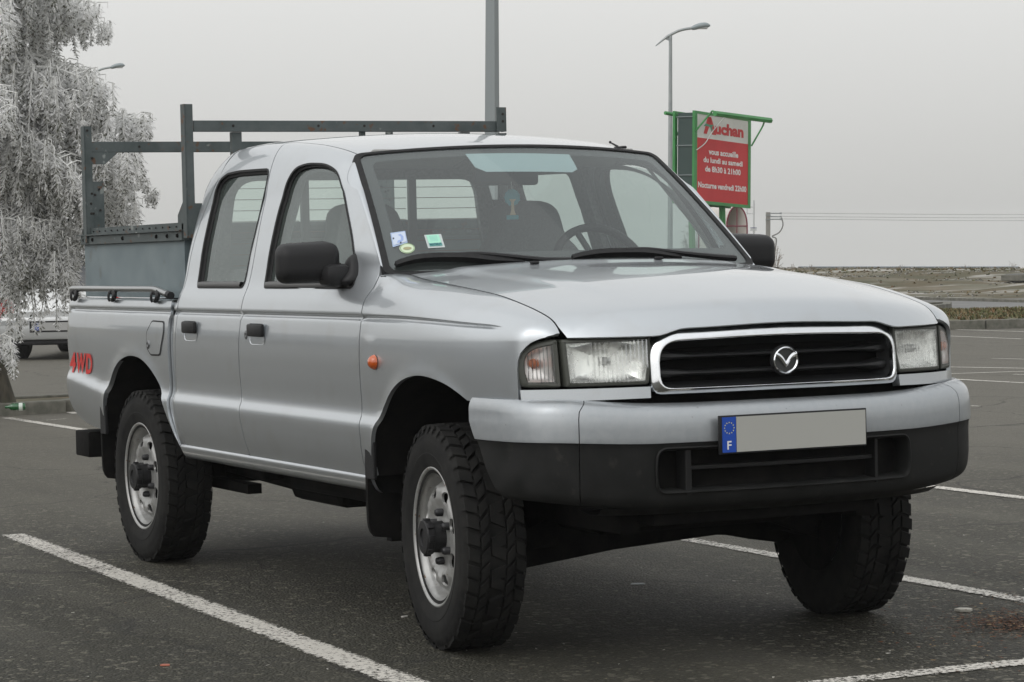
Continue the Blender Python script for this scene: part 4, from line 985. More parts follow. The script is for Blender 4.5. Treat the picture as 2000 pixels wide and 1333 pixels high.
# ================================================================== cabin
def seat(x, y, w=.50, top=1.475, name='seat'):
    s = empty(name, (x, y, 0), parent=T)
    mb = MB(); mb.box((.24, 0, .82), (.50, w, .16), bev=.05); mb.build('cushion', SEAT, s, smooth=True)
    prof = [(-.20, .10), (-.25, .28), (-.245, .40), (-.20, .48), (-.15, .53), (-.14, .60), (-.125, .64), (-.08, .665), (0, .67)]
    pts = [(a*w/.5, b) for a, b in prof]+[(-a*w/.5, b) for a, b in prof[::-1][1:]]
    pts = [(a, b) for a, b in smooth_loop(pts, 1)]; ztop = .67; sc_ = (top-.80)/ztop
    o0 = np.array([0, 0, .80]); up_ = np.array([-.22, 0, 1.])*sc_; n = len(pts); V = []
    for k, d in ((.93, -.07), (1, -.045), (1, .035), (.92, .06)):
        V.append([tuple(o0+np.array([d, a*k, 0])+up_*(b*k+.33*(1-k))) for a, b in pts])
    loft('backrest', V, SEAT, s, cap=True, autos=70)
    mb = MB(); mb.add(V[0], [tuple(range(n))]); mb.build('back_panel', SEAT, s)
    return s
seat(-1.50, .345); seat(-1.50, -.345)
rs = empty('rear_bench', (-2.33, 0, 0), parent=T)
mb = MB(); mb.box((.26, 0, .84), (.46, 1.30, .16), bev=.05); mb.build('cushion', SEAT, rs, smooth=True)
mb = MB(); mb.box((-.02, 0, 1.03), (.10, 1.28, .40), bev=.04); mb.build('backrest', SEAT, rs, smooth=True)
mb = MB(); ys = np.linspace(-.71, .71, 30); pr_ = [(-.50, 1.195), (-.60, 1.214), (-.70, 1.222), (-.86, 1.226), (-.93, 1.205), (-.96, 1.15), (-.93, .95), (-.80, .80)]
V = []
for x, z in pr_:
    for y in ys:
        hump = .055*math.exp(-((y-.36)/.21)**2)*sstep(-.58, -.85, x)*(1 if z > 1.1 else 0)
        V.append((x+.06*(1-(y/.7)**2)*(1 if x > -.7 else 0)-.0, y*(1 if x < -.55 else .96), z+hump))
n_ = len(ys); mb.add(V, [(i*n_+j, i*n_+j+1, (i+1)*n_+j+1, (i+1)*n_+j) for i in range(len(pr_)-1) for j in range(n_-1)])
mb.build('dashboard', DASH, T, smooth=True, autos=60)
sw = empty('steering_wheel', (-1.02, .36, 1.19), parent=T); sw.rotation_euler = (0, R_(62), 0)
mb = MB(); mb.tube([(.19*math.cos(a), .19*math.sin(a), 0) for a in np.linspace(0, 2*math.pi, 49)], .0155, 10, cap=False); mb.build('rim', PLAS, sw, smooth=True)
mb = MB(); mb.box((0, 0, -.01), (.13, .16, .04), bev=.015)
for a in (90, 270, 180, 0): mb.tube([(0, 0, 0), (.18*math.cos(R_(a+20)), .18*math.sin(R_(a+20)), 0)], .012, 8)
mb.tube([(0, 0, 0), (0, 0, -.30)], .03, 8); mb.build('hub', PLAS, sw, smooth=True)
mb = MB(); V = []; F = []
xs = np.linspace(-1.13, -2.44, 14); ys = np.linspace(-.56, .56, 13)
for x in xs:
    for y in ys: V.append((x, y, roof_z(x, y)-.035-.02*max(0, abs(y)-.45)/.1))
mb.add(V, [(i*13+j, i*13+j+1, (i+1)*13+j+1, (i+1)*13+j) for i in range(13) for j in range(12)])
mb.build('headliner', LINER, T, smooth=True)
for s in (-1, 1):
    mb = MB(); mb.add([(-.64, s*.67, 1.20), (-.72, s*.70, 1.20), (-1.12, s*.62, 1.59), (-1.10, s*.58, 1.60)], [(0, 1, 2, 3)]); mb.build('pillar_trim', TRIM, T)
    mb = MB(); mb.box((-1.175, s*.335, 1.622), (.20, .40, .018), Matrix.Rotation(R_(-14), 3, 'Y'), bev=.006); mb.build('sun_visor', LINER, T, smooth=True)
    mb = MB(); mb.box((-1.65, s*.655, 1.40), (.10, .03, .48), Matrix.Rotation(R_(-s*-17), 3, 'X')@Matrix.Rotation(R_(0), 3, 'Y')); mb.build('pillar_trim', TRIM, T)
tb = panel('tinted_band', [(ws_px(*p)[0], ws_px(*p)[1]) for p in [(909, 300), (1112, 301), (1122, 318), (1128, 330), (1118, 336), (950, 335), (928, 326)]], lambda u, v: ws(u, v, -.0025), glass('tint_band_glass', (.42, .58, .64), 1.5, haze=.62, hcol=(.62, .74, .78)), wsh, (.6, 0, .8), h=.05, depth=0)  # blue-white diffuse share paints the sky's reflection into the band
mb = MB(); c = (-1.02, -.035, 1.548); mb.box(c, (.035, .262, .062), bev=.014); mb.tube([(-.99, -.03, 1.56), (-.93, 0, 1.61)], .01, 8); mb.build('rear_view_mirror', PLAS, T, smooth=True)
# hanging tree-shaped air freshener
af = empty('air_freshener', (-1.0, -.02, 1.47), 'small blue-green tree-shaped air freshener hanging below the rear-view mirror in the cab', 'air freshener')
kc = []
for k in range(22):
    a = 2*math.pi*k/22; r = .030+.003*(k % 2); kc.append((r*math.cos(a)*1.0, .002+r*.98*math.sin(a)))
mb = MB(); mb.prism(kc, (-.0015, 0, 0), (0, 1, 0), (0, 0, 1), (.003, 0, 0)); mb.build('crown', mat('card_teal', (.03, .20, .24), .6), af)
mb = MB(); mb.prism([(-.012, -.062), (.012, -.062), (.006, -.045), (.005, -.015), (.014, -.004), (-.014, -.004), (-.005, -.015), (-.006, -.045)], (.002, 0, 0), (0, 1, 0), (0, 0, 1), (.002, 0, 0)); mb.build('trunk', mat('card_tan', (.40, .30, .20), .6), af)
mb = MB(); mb.box((0, 0, -.071), (.003, .048, .016)); mb.build('base', mat('card_teal', (.03, .20, .24)), af)
mb = MB(); mb.tube([(0, 0, .032), (0, -.003, .06)], .0008, 4); mb.build('string', WHITE, af)
# ================================================================== box and ladder rack in the bed
bxx = empty('bed_box', (0, 0, 0), parent=T)
X0, X1, Y0 = -4.0+.02, -2.595, .74
mb = MB(); mb.box(((X0+X1)/2, 0, 1.235), (X1-X0, 2*Y0-.01, .24)); mb.build('box_panel', PANELG, bxx)
mb = MB()
for s in (-1, 1):
    mb.box(((X0+X1)/2, s*(Y0+.004), 1.370), (X1-X0+.02, .014, .040), bev=.002)
    mb.box(((X0+X1)/2-.01, s*(Y0+.012), 1.3925), (X1-X0+.05, .022, .005)); mb.box(((X0+X1)/2, s*(Y0-.004), 1.408), (X1-X0+.02, .008, .032))
for x in (X0, X1): mb.box((x, 0, 1.385), (.03, 2*Y0, .07))
mb.build('box_rim', GREY, bxx)
for x in (-3.93, -3.80, -3.36, -2.90, -2.76, -2.63): mb = MB(); mb.rev([(0, .760), (.006, .758), (.009, .754), (.009, .745)], (x, 0, 1.371), n=10, sg=-1); mb.build('bolt', DARK, bxx)
for k in range(15): mb = MB(); mb.rev([(0, .7455), (.0035, .7452), (.0035, .742)], (-3.9+.088*k, 0, 1.408), n=8, sg=-1); mb.build('rivet', DARK, bxx)
rk = empty('ladder_rack', (0, 0, 0), parent=T)
def chan(mb, x, y, z0, z1, s):                                     # angle-section post
    mb.box((x, s*(y), (z0+z1)/2), (.045, .006, z1-z0)); mb.box((x+.0225-.003, s*(y-.018), (z0+z1)/2), (.006, .032, z1-z0-.001))
def holes_(par, pts, r=.0055):
    for x, y, z in pts: mb = MB(); mb.rev([(0, x+.0015), (r, x+.0012), (r, x-.002)], (0, y, z), ax='x', n=10); mb.build('bolt_hole', HOLE, par)
HOLE = mat('bolt_hole', (.015, .012, .01), .8)
for s in (-1, 1):
    mb = MB(); chan(mb, -2.535, .748 if s < 0 else .70, 1.36, 1.903 if s < 0 else 1.785, s); mb.build('post', GREY, rk)
    mb = MB(); chan(mb, -3.885, .758, 1.36, 1.885, s); mb.build('post', GREY, rk)
    mb = MB(); mb.prism([(-2.67, 1.423), (-2.67, 1.455), (-2.60, 1.510), (-2.558, 1.520), (-2.558, 1.40), (-2.67, 1.40)], (0, s*.735, 0), (1, 0, 0), (0, 0, 1), (0, -s*.005, 0))
    mb.prism([(s*.745, 1.38), (s*.745, 1.50), (s*.60, 1.50), (s*.60, 1.38)], (-2.512, 0, 0), (0, 1, 0), (0, 0, 1), (-.005, 0, 0)); mb.build('gusset', GREY, rk)
    mb = MB(); mb.prism([(s*.745, 1.767), (s*.745, 1.712), (s*.665, 1.712), (s*.60, 1.767)], (-3.862, 0, 0), (0, 1, 0), (0, 0, 1), (-.005, 0, 0)); mb.build('gusset', GREY, rk)
    mb = MB(); mb.prism([(s*.755, 1.39), (s*.755, 1.635), (s*.672, 1.635), (s*.672, 1.39)], (-3.866, 0, 0), (0, 1, 0), (0, 0, 1), (-.005, 0, 0)); mb.build('post_plate', GREY, rk)
    holes_(rk, [(-3.862, s*.695, 1.60), (-3.862, s*.692, 1.505), (-3.862, s*.73, 1.58), (-3.862, s*.715, 1.575), (-3.862, s*.735, 1.535), (-3.862, s*.725, 1.49), (-3.862, s*.735, 1.49), (-3.858, s*.725, 1.74), (-3.858, s*.745, 1.865)])
mb = MB(); mb.box((-2.535, -.012, 1.814), (.04, 1.395, .045), bev=.002); b1 = mb.build('cross_bar', GREY, rk)
holes_(b1, [(-2.5145, y, 1.815) for y in (-.54, -.165, .042, .36)])
mb = MB(); mb.box((-3.885, 0, 1.791), (.04, 1.50, .048), bev=.002); b2 = mb.build('cross_bar', GREY, rk)
holes_(b2, [(-3.8645, y, 1.792) for y in (-.50, .15, .5)])
mb = MB(); mb.box((-2.508, .676, 1.843), (.006, .042, .104)); mb.box((-2.53, .698, 1.843), (.045, .006, .104)); ep = mb.build('end_bracket', GREY, rk)
holes_(ep, [(-2.504, .683, 1.866), (-2.504, .683, 1.835)])
for y, z0 in ((-.518, 1.62), (.518, 1.62)):
    mb = MB(); mb.box((-2.548, y, (z0+1.79)/2), (.028, .042, 1.79-z0)); mb.build('stay', GREY, rk)
mb = MB(); mb.box((-2.548, .045, 1.74), (.02, .022, .12)); mb.build('stay', GREY, rk)
# ================================================================== ground
ASPH = mat('asphalt', (.06, .058, .054), .7, spec=.25)
def asphalt(m):
    nt = m.node_tree; N = nt.nodes; L = nt.links; b = N['Principled BSDF']
    tc = N.new('ShaderNodeTexCoord'); P = tc.outputs['Object']
    def noise(s, d=4, r=.6):
        n = N.new('ShaderNodeTexNoise'); n.inputs['Scale'].default_value = s; n.inputs['Detail'].default_value = d; n.inputs['Roughness'].default_value = r; L.new(P, n.inputs[0]); return n.outputs[0]
    def mr(v, a, b_, c=0., d=1.):
        n = N.new('ShaderNodeMapRange'); n.inputs[1].default_value = a; n.inputs[2].default_value = b_; n.inputs[3].default_value = c; n.inputs[4].default_value = d; L.new(v, n.inputs[0]); return n.outputs[0]
    def mix(f, a, c):
        n = N.new('ShaderNodeMix'); n.data_type = 'RGBA'; L.new(f, n.inputs[0])
        for k, q in ((6, a), (7, c)):
            if isinstance(q, tuple): n.inputs[k].default_value = (*q, 1)
            else: L.new(q, n.inputs[k])
        return n.outputs[2]
    v = N.new('ShaderNodeTexVoronoi'); v.inputs['Scale'].default_value = 95; L.new(P, v.inputs[0])
    hs = N.new('ShaderNodeSeparateColor'); L.new(v.outputs['Color'], hs.inputs[0])
    c = mix(hs.outputs[0], (.012, .0115, .0082), (.072, .068, .050))
    v2 = N.new('ShaderNodeTexVoronoi'); v2.inputs['Scale'].default_value = 48; L.new(P, v2.inputs[0]); h2 = N.new('ShaderNodeSeparateColor'); L.new(v2.outputs['Color'], h2.inputs[0])
    c = mix(mr(h2.outputs[0], .0, 1, 0, .5), c, (.022, .021, .016)); c = mix(mr(h2.outputs[2], .95, .97, 0, .8), c, (.21, .195, .155))
    c = mix(mr(hs.outputs[1], .93, .97), c, (.19, .175, .14))
    c = mix(mr(noise(.35, 5), .38, .62, 0, .55), c, (.042, .040, .029))
    c = mix(mr(noise(2.2, 6), .5, .72, 0, .5), c, (.033, .033, .031))
    st = N.new('ShaderNodeMapping'); st.inputs['Scale'].default_value = (.25, 2.2, 1); st.inputs['Rotation'].default_value = (0, 0, R_(-64)); L.new(P, st.inputs[0])
    n2 = N.new('ShaderNodeTexNoise'); n2.inputs['Scale'].default_value = .8; n2.inputs['Detail'].default_value = 5; L.new(st.outputs[0], n2.inputs[0])
    c = mix(mr(n2.outputs[0], .45, .7, 0, .5), c, (.125, .117, .094))
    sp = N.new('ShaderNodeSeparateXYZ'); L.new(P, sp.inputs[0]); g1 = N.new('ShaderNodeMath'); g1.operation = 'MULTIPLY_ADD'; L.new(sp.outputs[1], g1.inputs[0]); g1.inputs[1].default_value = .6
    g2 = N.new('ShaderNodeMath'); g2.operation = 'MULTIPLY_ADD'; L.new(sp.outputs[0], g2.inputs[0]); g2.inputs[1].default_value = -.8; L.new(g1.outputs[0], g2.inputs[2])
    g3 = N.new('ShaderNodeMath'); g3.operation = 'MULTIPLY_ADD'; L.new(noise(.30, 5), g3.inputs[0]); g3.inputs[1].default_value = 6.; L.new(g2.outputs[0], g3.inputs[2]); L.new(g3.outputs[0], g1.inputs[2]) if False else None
    c = mix(mr(g3.outputs[0], 3.5, 14, 0, .62), c, (.185, .174, .145))  # base colour lightened with distance, painting in grazing sheen and far haze
    ck = N.new('ShaderNodeTexVoronoi'); ck.feature = 'DISTANCE_TO_EDGE'; ck.inputs['Scale'].default_value = .42; wp = N.new('ShaderNodeVectorMath'); wp.operation = 'MULTIPLY_ADD'
    wn = N.new('ShaderNodeTexNoise'); wn.inputs['Scale'].default_value = 1.6; wn.inputs['Detail'].default_value = 6; L.new(P, wn.inputs[0]); L.new(wn.outputs['Color'], wp.inputs[0]); wp.inputs[1].default_value = (.7, .7, 0); L.new(P, wp.inputs[2]); L.new(wp.outputs[0], ck.inputs[0])
    c = mix(mr(ck.outputs['Distance'], .002, .006, .55, 0), c, (.018, .017, .015))
    c = mix(mr(noise(.9, 3), .66, .74, 0, .55), c, (.026, .025, .022))
    L.new(c, b.inputs['Base Color'])
    a = N.new('ShaderNodeMath'); a.operation = 'ADD'; L.new(mr(v.outputs['Distance'], 0, .8, 1, 0), a.inputs[0]); L.new(noise(40, 5), a.inputs[1])
    bp = N.new('ShaderNodeBump'); bp.inputs['Strength'].default_value = 1.; bp.inputs['Distance'].default_value = .009; L.new(a.outputs[0], bp.inputs['Height']); L.new(bp.outputs[0], b.inputs['Normal'])
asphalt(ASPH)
LINE = bpy.data.materials.new('worn_line_paint'); LINE.use_nodes = True
def linemat(m):
    nt = m.node_tree; N = nt.nodes; L = nt.links; b = N['Principled BSDF']; b.inputs['Base Color'].default_value = (.56, .54, .49, 1); b.inputs['Roughness'].default_value = .7
    tc = N.new('ShaderNodeTexCoord'); P = tc.outputs['Object']
    n = N.new('ShaderNodeTexNoise'); n.inputs['Scale'].default_value = 70; n.inputs['Detail'].default_value = 6; n.inputs['Roughness'].default_value = .7; L.new(P, n.inputs[0])
    n3 = N.new('ShaderNodeTexNoise'); n3.inputs['Scale'].default_value = 1.1; n3.inputs['Detail'].default_value = 4; L.new(P, n3.inputs[0])
    u = N.new('ShaderNodeAttribute'); u.attribute_name = 'edge'
    s = N.new('ShaderNodeMath'); s.operation = 'MULTIPLY_ADD'; L.new(u.outputs['Fac'], s.inputs[0]); s.inputs[1].default_value = .15
    L.new(n.outputs[0], s.inputs[2])
    s2 = N.new('ShaderNodeMath'); s2.operation = 'MULTIPLY_ADD'; L.new(n3.outputs[0], s2.inputs[0]); s2.inputs[1].default_value = -.28; L.new(s.outputs[0], s2.inputs[2])
    r = N.new('ShaderNodeMapRange'); r.inputs[1].default_value = .44; r.inputs[2].default_value = .475; L.new(s2.outputs[0], r.inputs[0])
    t = N.new('ShaderNodeBsdfTransparent'); x = N.new('ShaderNodeMixShader'); L.new(r.outputs[0], x.inputs[0]); L.new(t.outputs[0], x.inputs[1]); L.new(b.outputs[0], x.inputs[2]); L.new(x.outputs[0], N['Material Output'].inputs[0])
    c = N.new('ShaderNodeMix'); c.data_type = 'RGBA'; L.new(n3.outputs[0], c.inputs[0]); c.inputs[6].default_value = (.46, .44, .39, 1); c.inputs[7].default_value = (.66, .63, .58, 1); L.new(c.outputs[2], b.inputs['Base Color'])
linemat(LINE)
o = mobj('ground', [(-150, -90, 0), (80, -90, 0), (80, 90, 0), (-150, 90, 0)], [(0, 1, 2, 3)], ASPH, smooth=False); o['kind'] = 'structure'
# the ground sheet is cut where the far bank starts: build it to d = 60 only
def gquad(d0, d1, s0, s1, z=0., n=1): return [gview(d0, s0, z), gview(d0, s1, z), gview(d1, s1, z), gview(d1, s0, z)]
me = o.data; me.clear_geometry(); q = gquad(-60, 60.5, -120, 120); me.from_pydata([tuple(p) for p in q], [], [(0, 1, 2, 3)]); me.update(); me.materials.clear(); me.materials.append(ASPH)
LV, LF, LE = [], [], []
def gline(a, b, w, z=.004):
    a = np.array(a, float)[:2]; b = np.array(b, float)[:2]; l = np.linalg.norm(b-a); t = (b-a)/l; nn = np.array([-t[1], t[0]]); k = max(1, int(l/.25)); o = len(LV)
    for i in range(k+1):
        p = a+(b-a)*i/k; e = 0. if i in (0, k) else 1.
        for s, ev in ((-.5, 0), (-.32, 1), (.32, 1), (.5, 0)): q = p+nn*w*s; LV.append((q[0], q[1], z)); LE.append(ev)
    for i in range(k):
        for j in range(3): LF.append((o+4*i+j, o+4*i+j+1, o+4*i+5+j, o+4*i+4+j))
gline((-4.43, -.985), (1.6, -1.205), .135); gline((1.24, -.45), (1.33, 3.9), .115); gline((-4.4, 1.455), (1.3, 1.385), .105)
gline((-4.4, 3.70), (1.3, 3.66), .105); gline((1.20, -1.15), (1.24, -.45), .10)
gline(at_z(12, 817), at_z(165, 841), .11); gline(at_z(122, 803), at_z(150, 809), .09); gline(at_z(90, 822), at_z(130, 819), .03)
for a, b, w in (((1840, 643.5), (2040, 650), .10), ((1840, 656.5), (1996, 663), .10), ((1840, 717.5), (2040, 721), .10), ((1840, 731.5), (2040, 725), .09), ((1840, 740.5), (2060, 752), .10), ((1936, 701), (2040, 703.5), .07), ((1886, 793.5), (1912, 794.5), .07), ((1980, 732), (2040, 734), .06)):
    gline(at_z(*a), at_z(*b), w)
ln = mobj('parking_lines', LV, LF, LINE, smooth=False); ln['kind'] = 'structure'
at_ = ln.data.attributes.new('edge', 'FLOAT', 'POINT'); at_.data.foreach_set('value', LE)
# ---- kerb, verge, road, bank on the far right
CONC = mat('kerb_concrete', (.2, .19, .17), .85); nz(CONC, 9, (.075, .078, .060), (.18, .17, .145), .3, .7, 8, bump=.4, dist=.004)
SOIL = mat('verge_soil', (.10, .085, .05), .95); nz(SOIL, 2.5, (.07, .06, .035), (.13, .12, .06), .35, .65, 8, bump=.6, dist=.03); overlay(SOIL, .9, (.15, .085, .04), .52, .62, 6, .8)
def kerb_run(name, pts, wdt, h, joint=1.0):
    """stones along a run; pts ground points"""
    mb = MB()
    for a, b in zip(pts[:-1], pts[1:]):
        a = np.array(a, float); b = np.array(b, float); l = np.linalg.norm(b-a); k = max(1, int(round(l/joint))); t = (b-a)/l; ang = math.atan2(t[1], t[0])
        for i in range(k):
            c = a+(b-a)*(i+.5)/k; mb.box((c[0], c[1], c[2]+h/2-.02+.003*((i*7) % 3-1)), (l/k-.012, wdt, h+.04), Matrix.Rotation(ang, 3, 'Z'), bev=.012)
    o = mb.build(name, CONC); o['kind'] = 'structure'; return o
kerb_run('kerb', [gview(39.0, -1), gview(39.0, 40)], .16, .135)
o = mobj('verge', [gview(39.05, -1, .125), gview(39.05, 40, .125), gview(43, 40, .17), gview(43, -1, .17), gview(47.5, 40, .03), gview(49, -1, .03)], [(0, 1, 2, 3), (3, 2, 4, 5)], SOIL); o['kind'] = 'structure'
ROADM = mat('far_road', (.10, .10, .097), .85); nz(ROADM, .7, (.13, .13, .126), (.175, .172, .165), .35, .65, 6)
p = [at_z(1700, 614, .006), at_z(2100, 613.5, .006), at_z(2100, 585, .006), at_z(1700, 581.5, .006)]
o = mobj('road', p, [(0, 1, 2, 3)], ROADM); o['kind'] = 'structure'
kerb_run('road_kerb', [at_z(1700, 584), at_z(2100, 594)], .14, .07, 1.2)
kerb_run('island_kerb', [at_z(1770, 616), at_z(1848, 608), at_z(1851, 603), at_z(1780, 606)], .16, .14, .8)
o = mobj('island', [at_z(1770, 616, .13), at_z(1848, 608, .13), at_z(1851, 603, .13), at_z(1780, 606, .13)], [(0, 1, 2, 3)], SOIL); o['kind'] = 'structure'
BANKM = mat('frosty_bank', (.10, .09, .05), .95)
nz(BANKM, .8, (.050, .052, .020), (.105, .075, .036), .35, .65, 8, bump=.8, dist=.06, stretch=(1, 1, 1))
overlay(BANKM, .35, (.20, .185, .14), .50, .64, 12, .6, stretch=(1, .45, 1)); overlay(BANKM, .9, (.42, .41, .38), .54, .64, 12, .75, stretch=(1, .4, 1))
def crest(s, d=80.): return at_d(1000+5152*s/d, 523.5, d)[2]
def terr(d, s):
    if d <= 60: return 0.
    zc = crest(s)
    if d <= 80:
        k = (d-60)/20; z = zc*(k*.75+.25*sstep(0, 1, k)) + .05*math.sin(s*.9+d*.7)*math.sin(k*math.pi)+.03*math.sin(s*2.3-d)*math.sin(k*math.pi); return z
    return zc - .0225*(d-80)-.02*(d-80)*sstep(80, 110, d)
V, F = [], []; ds = list(np.linspace(60, 80, 21))+[82, 86, 92, 100, 120, 160, 240, 400, 700]; sm = np.concatenate([np.arange(-70, 0, 5.), np.arange(0, 26, .8), np.arange(28, 90, 5.)])
for i, d in enumerate(ds):
    for s in sm: V.append(gview(d, s*(1 if d < 130 else d/130.), terr(d, s)-(.01 if i == 0 else 0)))
n_ = len(sm); F = [(i*n_+j, i*n_+j+1, (i+1)*n_+j+1, (i+1)*n_+j) for i in range(len(ds)-1) for j in range(n_-1)]
o = mobj('hillside', V, F, BANKM); o['kind'] = 'structure'
o = None
# grass tufts: verge and bank
def tufts(name, spots, hgt, mats, seed, label, cat, blades=6, wid=.012):
    R = random.Random(seed); V, F, M = [], [], []
    for p in spots:
        mi = R.choices(range(len(mats)), weights=[m[1] for m in mats])[0]; hh = hgt*R.uniform(.5, 1.3)
        for _ in range(blades):
            a = R.uniform(0, 6.28); l = hh*R.uniform(.6, 1.2); r = R.uniform(.2, .9)*l; o = len(V); x, y = p[0]+R.gauss(0, hgt*.35), p[1]+R.gauss(0, hgt*.35); b = a+1.57; w_ = wid*R.uniform(.7, 1.4)
            V += [(x-w_*math.cos(b), y-w_*math.sin(b), p[2]), (x+w_*math.cos(b), y+w_*math.sin(b), p[2]), (x+r*math.cos(a)+w_*.6*math.cos(b), y+r*math.sin(a)+w_*.6*math.sin(b), p[2]+l*.8), (x+r*1.3*math.cos(a), y+r*1.3*math.sin(a), p[2]+l)]
            F.append((o, o+1, o+2, o+3)); M.append(mi)
    ob = mobj(name, V, F, [m[0] for m in mats], smooth=False); ob.data.polygons.foreach_set('material_index', M); tag(ob, label, cat, None, 'stuff'); return ob
GR1 = mat('grass_olive', (.10, .098, .038), .9); GR2 = mat('grass_straw', (.18, .135, .065), .9); GR3 = mat('grass_frost', (.30, .29, .26), .9); GR4 = mat('grass_green', (.095, .105, .04), .9); GR5 = mat('grass_rust', (.16, .085, .035), .9)
R = random.Random(5); S = []
for _ in range(5200): d, s = R.uniform(39.3, 47.2), R.uniform(4, 15); S.append(gview(d, s, np.interp(d, [39, 43, 47.5], [.12, .165, .04])))
tufts('verge_grass', S, .055, [(GR1, 4), (GR4, 4), (GR2, 3), (GR5, 2)], 1, 'short dull green grass on the verge behind the far kerb', 'grass')
S1, S2 = [], []
from mathutils import noise as mn
for _ in range(4200):
    d, s = 60+20.5*R.random()**.8, R.uniform(3, 22); p = gview(d, s, terr(d, s)); q = mn.fractal(Vector((s*.16, d*.42, 0)), 1., 2., 4)
    if q+R.gauss(0, .10) > .22: S1.append(p)
    elif d > 76 or R.random() < .12: S2.append(p)
tufts('bank_grass', S2, .035, [(GR1, 5), (GR4, 3), (GR2, 4), (GR5, 1), (GR3, 1)], 2, 'dull olive and straw grass on the low bank across the road', 'grass', 5, .03)
tufts('frosted_grass', S1, .030, [(GR3, 7), (GR2, 1)], 3, 'white frosted grass in patches on the low bank', 'frosted grass', 5, .035)
# far guard rail on the crest
mb = MB(); a, b = at_d(1560, 522.3, 84), at_d(1990, 522.3, 84); mid_ = (a+b)/2; ang = math.atan2(b[1]-a[1], b[0]-a[0])
mb.tube([a, b], .03, 6)
for k in range(0, 9): q = a+(b-a)*k/8; mb.box((q[0], q[1], q[2]-.3), (.05, .05, .6))
tag(mb.build('guard_rail', mat('rail_bluegrey', (.20, .23, .26), .6)), 'thin blue-grey guard rail along the crest of the bank', 'guard rail')
tp = empty('path_kerb', at_z(1990, 590), 'pale kerb corner of a raised path on the bank at the right edge', 'kerb')
mb = MB(); c = at_d(1998, 542, 70); 
mb.box((0, 0, 0), (1.6, .9, .16), bev=.02); ob = mb.build('kerb_stone', CONC, tp); tp.location = tuple(c); tp.rotation_euler = (0, 0, YAW-R_(20))
mb = MB(); mb.box((0, 0, .085), (1.4, .7, .02)); mb.build('path_surface', ROADM, tp)
# ================================================================== far things
VERT = Matrix(((rt[0]*1.0, 0, 0), (0, 1, 0), (0, 0, 1)))
qv = Vector((0, 0, 1)).rotation_difference(Vector([float(a) for a in GR]))
def stand(name, px, d, label, cat, group=None, py=None):
    """an Empty on the ground under photo column px at distance d, upright by gravity"""
    g = at_d(px, 500, d); g[2] = -.0225*(g-CAM)@np.array([RH[0], RH[1], 0])*1.0 if d > 60 else 0.
    if d > 60: g[2] = min(g[2], terr(d, (px-1000)*d/5152))
    e_ = empty(name, g, label, cat, group); e_.rotation_mode = 'QUATERNION'; e_.rotation_quaternion = qv @ Matrix.Rotation(YAW-math.pi/2, 3, 'Z').to_quaternion()
    return e_, g
def hloc(g, py, px, d):                                              # height above the base for a photo row
    p = at_d(px, py, d); return float((p-g)@GR)
GALV = mat('galvanised', (.30, .33, .33), .5, .4); nz(GALV, 3, (.27, .295, .30), (.34, .365, .365))
GALD = mat('lamp_head_grey', (.25, .29, .30), .5, .2)
# local axes of a stand: x = to the right of the photo, y = away, z = up
def street_lamp(px, d, ytop, label, sc_=1., ph=0.):
    e_, g = stand('street_lamp', px, d, label, 'street lamp', 'street lamps in the car park'); H = hloc(g, ytop, px, d); u = sc_
    mb = MB(); mb.rev([(.13, 0), (.13, .5), (.085, .55), (.05, H-.1), (.05, H)], ax='z', n=14); mb.build('pole', GALV, e_, smooth=True)
    mb = MB(); P = cm([(-.52*u, .0, H-.36*u), (-.2*u, 0, H-.10*u), (0, 0, H+.03*u), (.35*u, 0, H+.19*u), (.78*u, 0, H+.27*u)], 4); mb.tube(P, [.015+.028*min(1, i/6) for i in range(len(P))], 8, flat=1.)
    mb.prism([(-.25*u, -.11*u), (-.02*u, -.02*u), (.0, -.30*u), (-.03*u, -.32*u), (-.06*u, -.18*u)], (0, -.01, H), (1, 0, 0), (0, 0, 1), (0, .02, 0)); mb.build('arm', GALV, e_, smooth=True)
    mb = MB(); mb.tube(cm([(.72*u, 0, H+.25*u), (.80*u, 0, H+.27*u), (1.0*u, 0, H+.33*u), (1.2*u, 0, H+.36*u), (1.33*u, 0, H+.355*u), (1.40*u, 0, H+.35*u)], 3), [.03, .05, .065, .075, .085, .092, .098, .102, .10, .098, .09, .08, .065, .045, .03, .01], 12, flat=.9); mb.build('lamp_head', GALD, e_, smooth=True)
    mb = MB(); mb.box((1.12*u, 0, H+.262*u), (.36*u, .12, .06), bev=.025); mb.build('lens', mat('lamp_lens', (.45, .46, .45), .3), e_, smooth=True)
street_lamp(1307, 80, 70, 'thin grey street lamp with a curved arm, left of the red and white sign', .86)
street_lamp(186, 104, 143, 'distant grey street lamp with a curved arm, seen above the frosted tree', .84)
e_, g = stand('light_pole', 957, 34, 'tall tapered square grey pole rising behind the pickup roof', 'pole')
mb = MB()
V = []
for z, r in ((0, .118), (3.4, .096), (9.5, .055)):
    for k in range(4): a = R_(20+90*k); V.append((r*math.cos(a), r*math.sin(a), z))
mb.add(V, [(i*4+k, i*4+(k+1) % 4, i*4+4+(k+1) % 4, i*4+4+k) for i in range(2) for k in range(4)]+[(8, 9, 10, 11)]); mb.build('pole_shaft', mat('pole_grey', (.25, .275, .28), .55, .2), e_)
mb = MB(); mb.box((0, 0, .02), (.4, .4, .04)); mb.box((0, -.3, 9.5), (.3, .9, .12), bev=.03); mb.build('pole_fittings', GALV, e_)
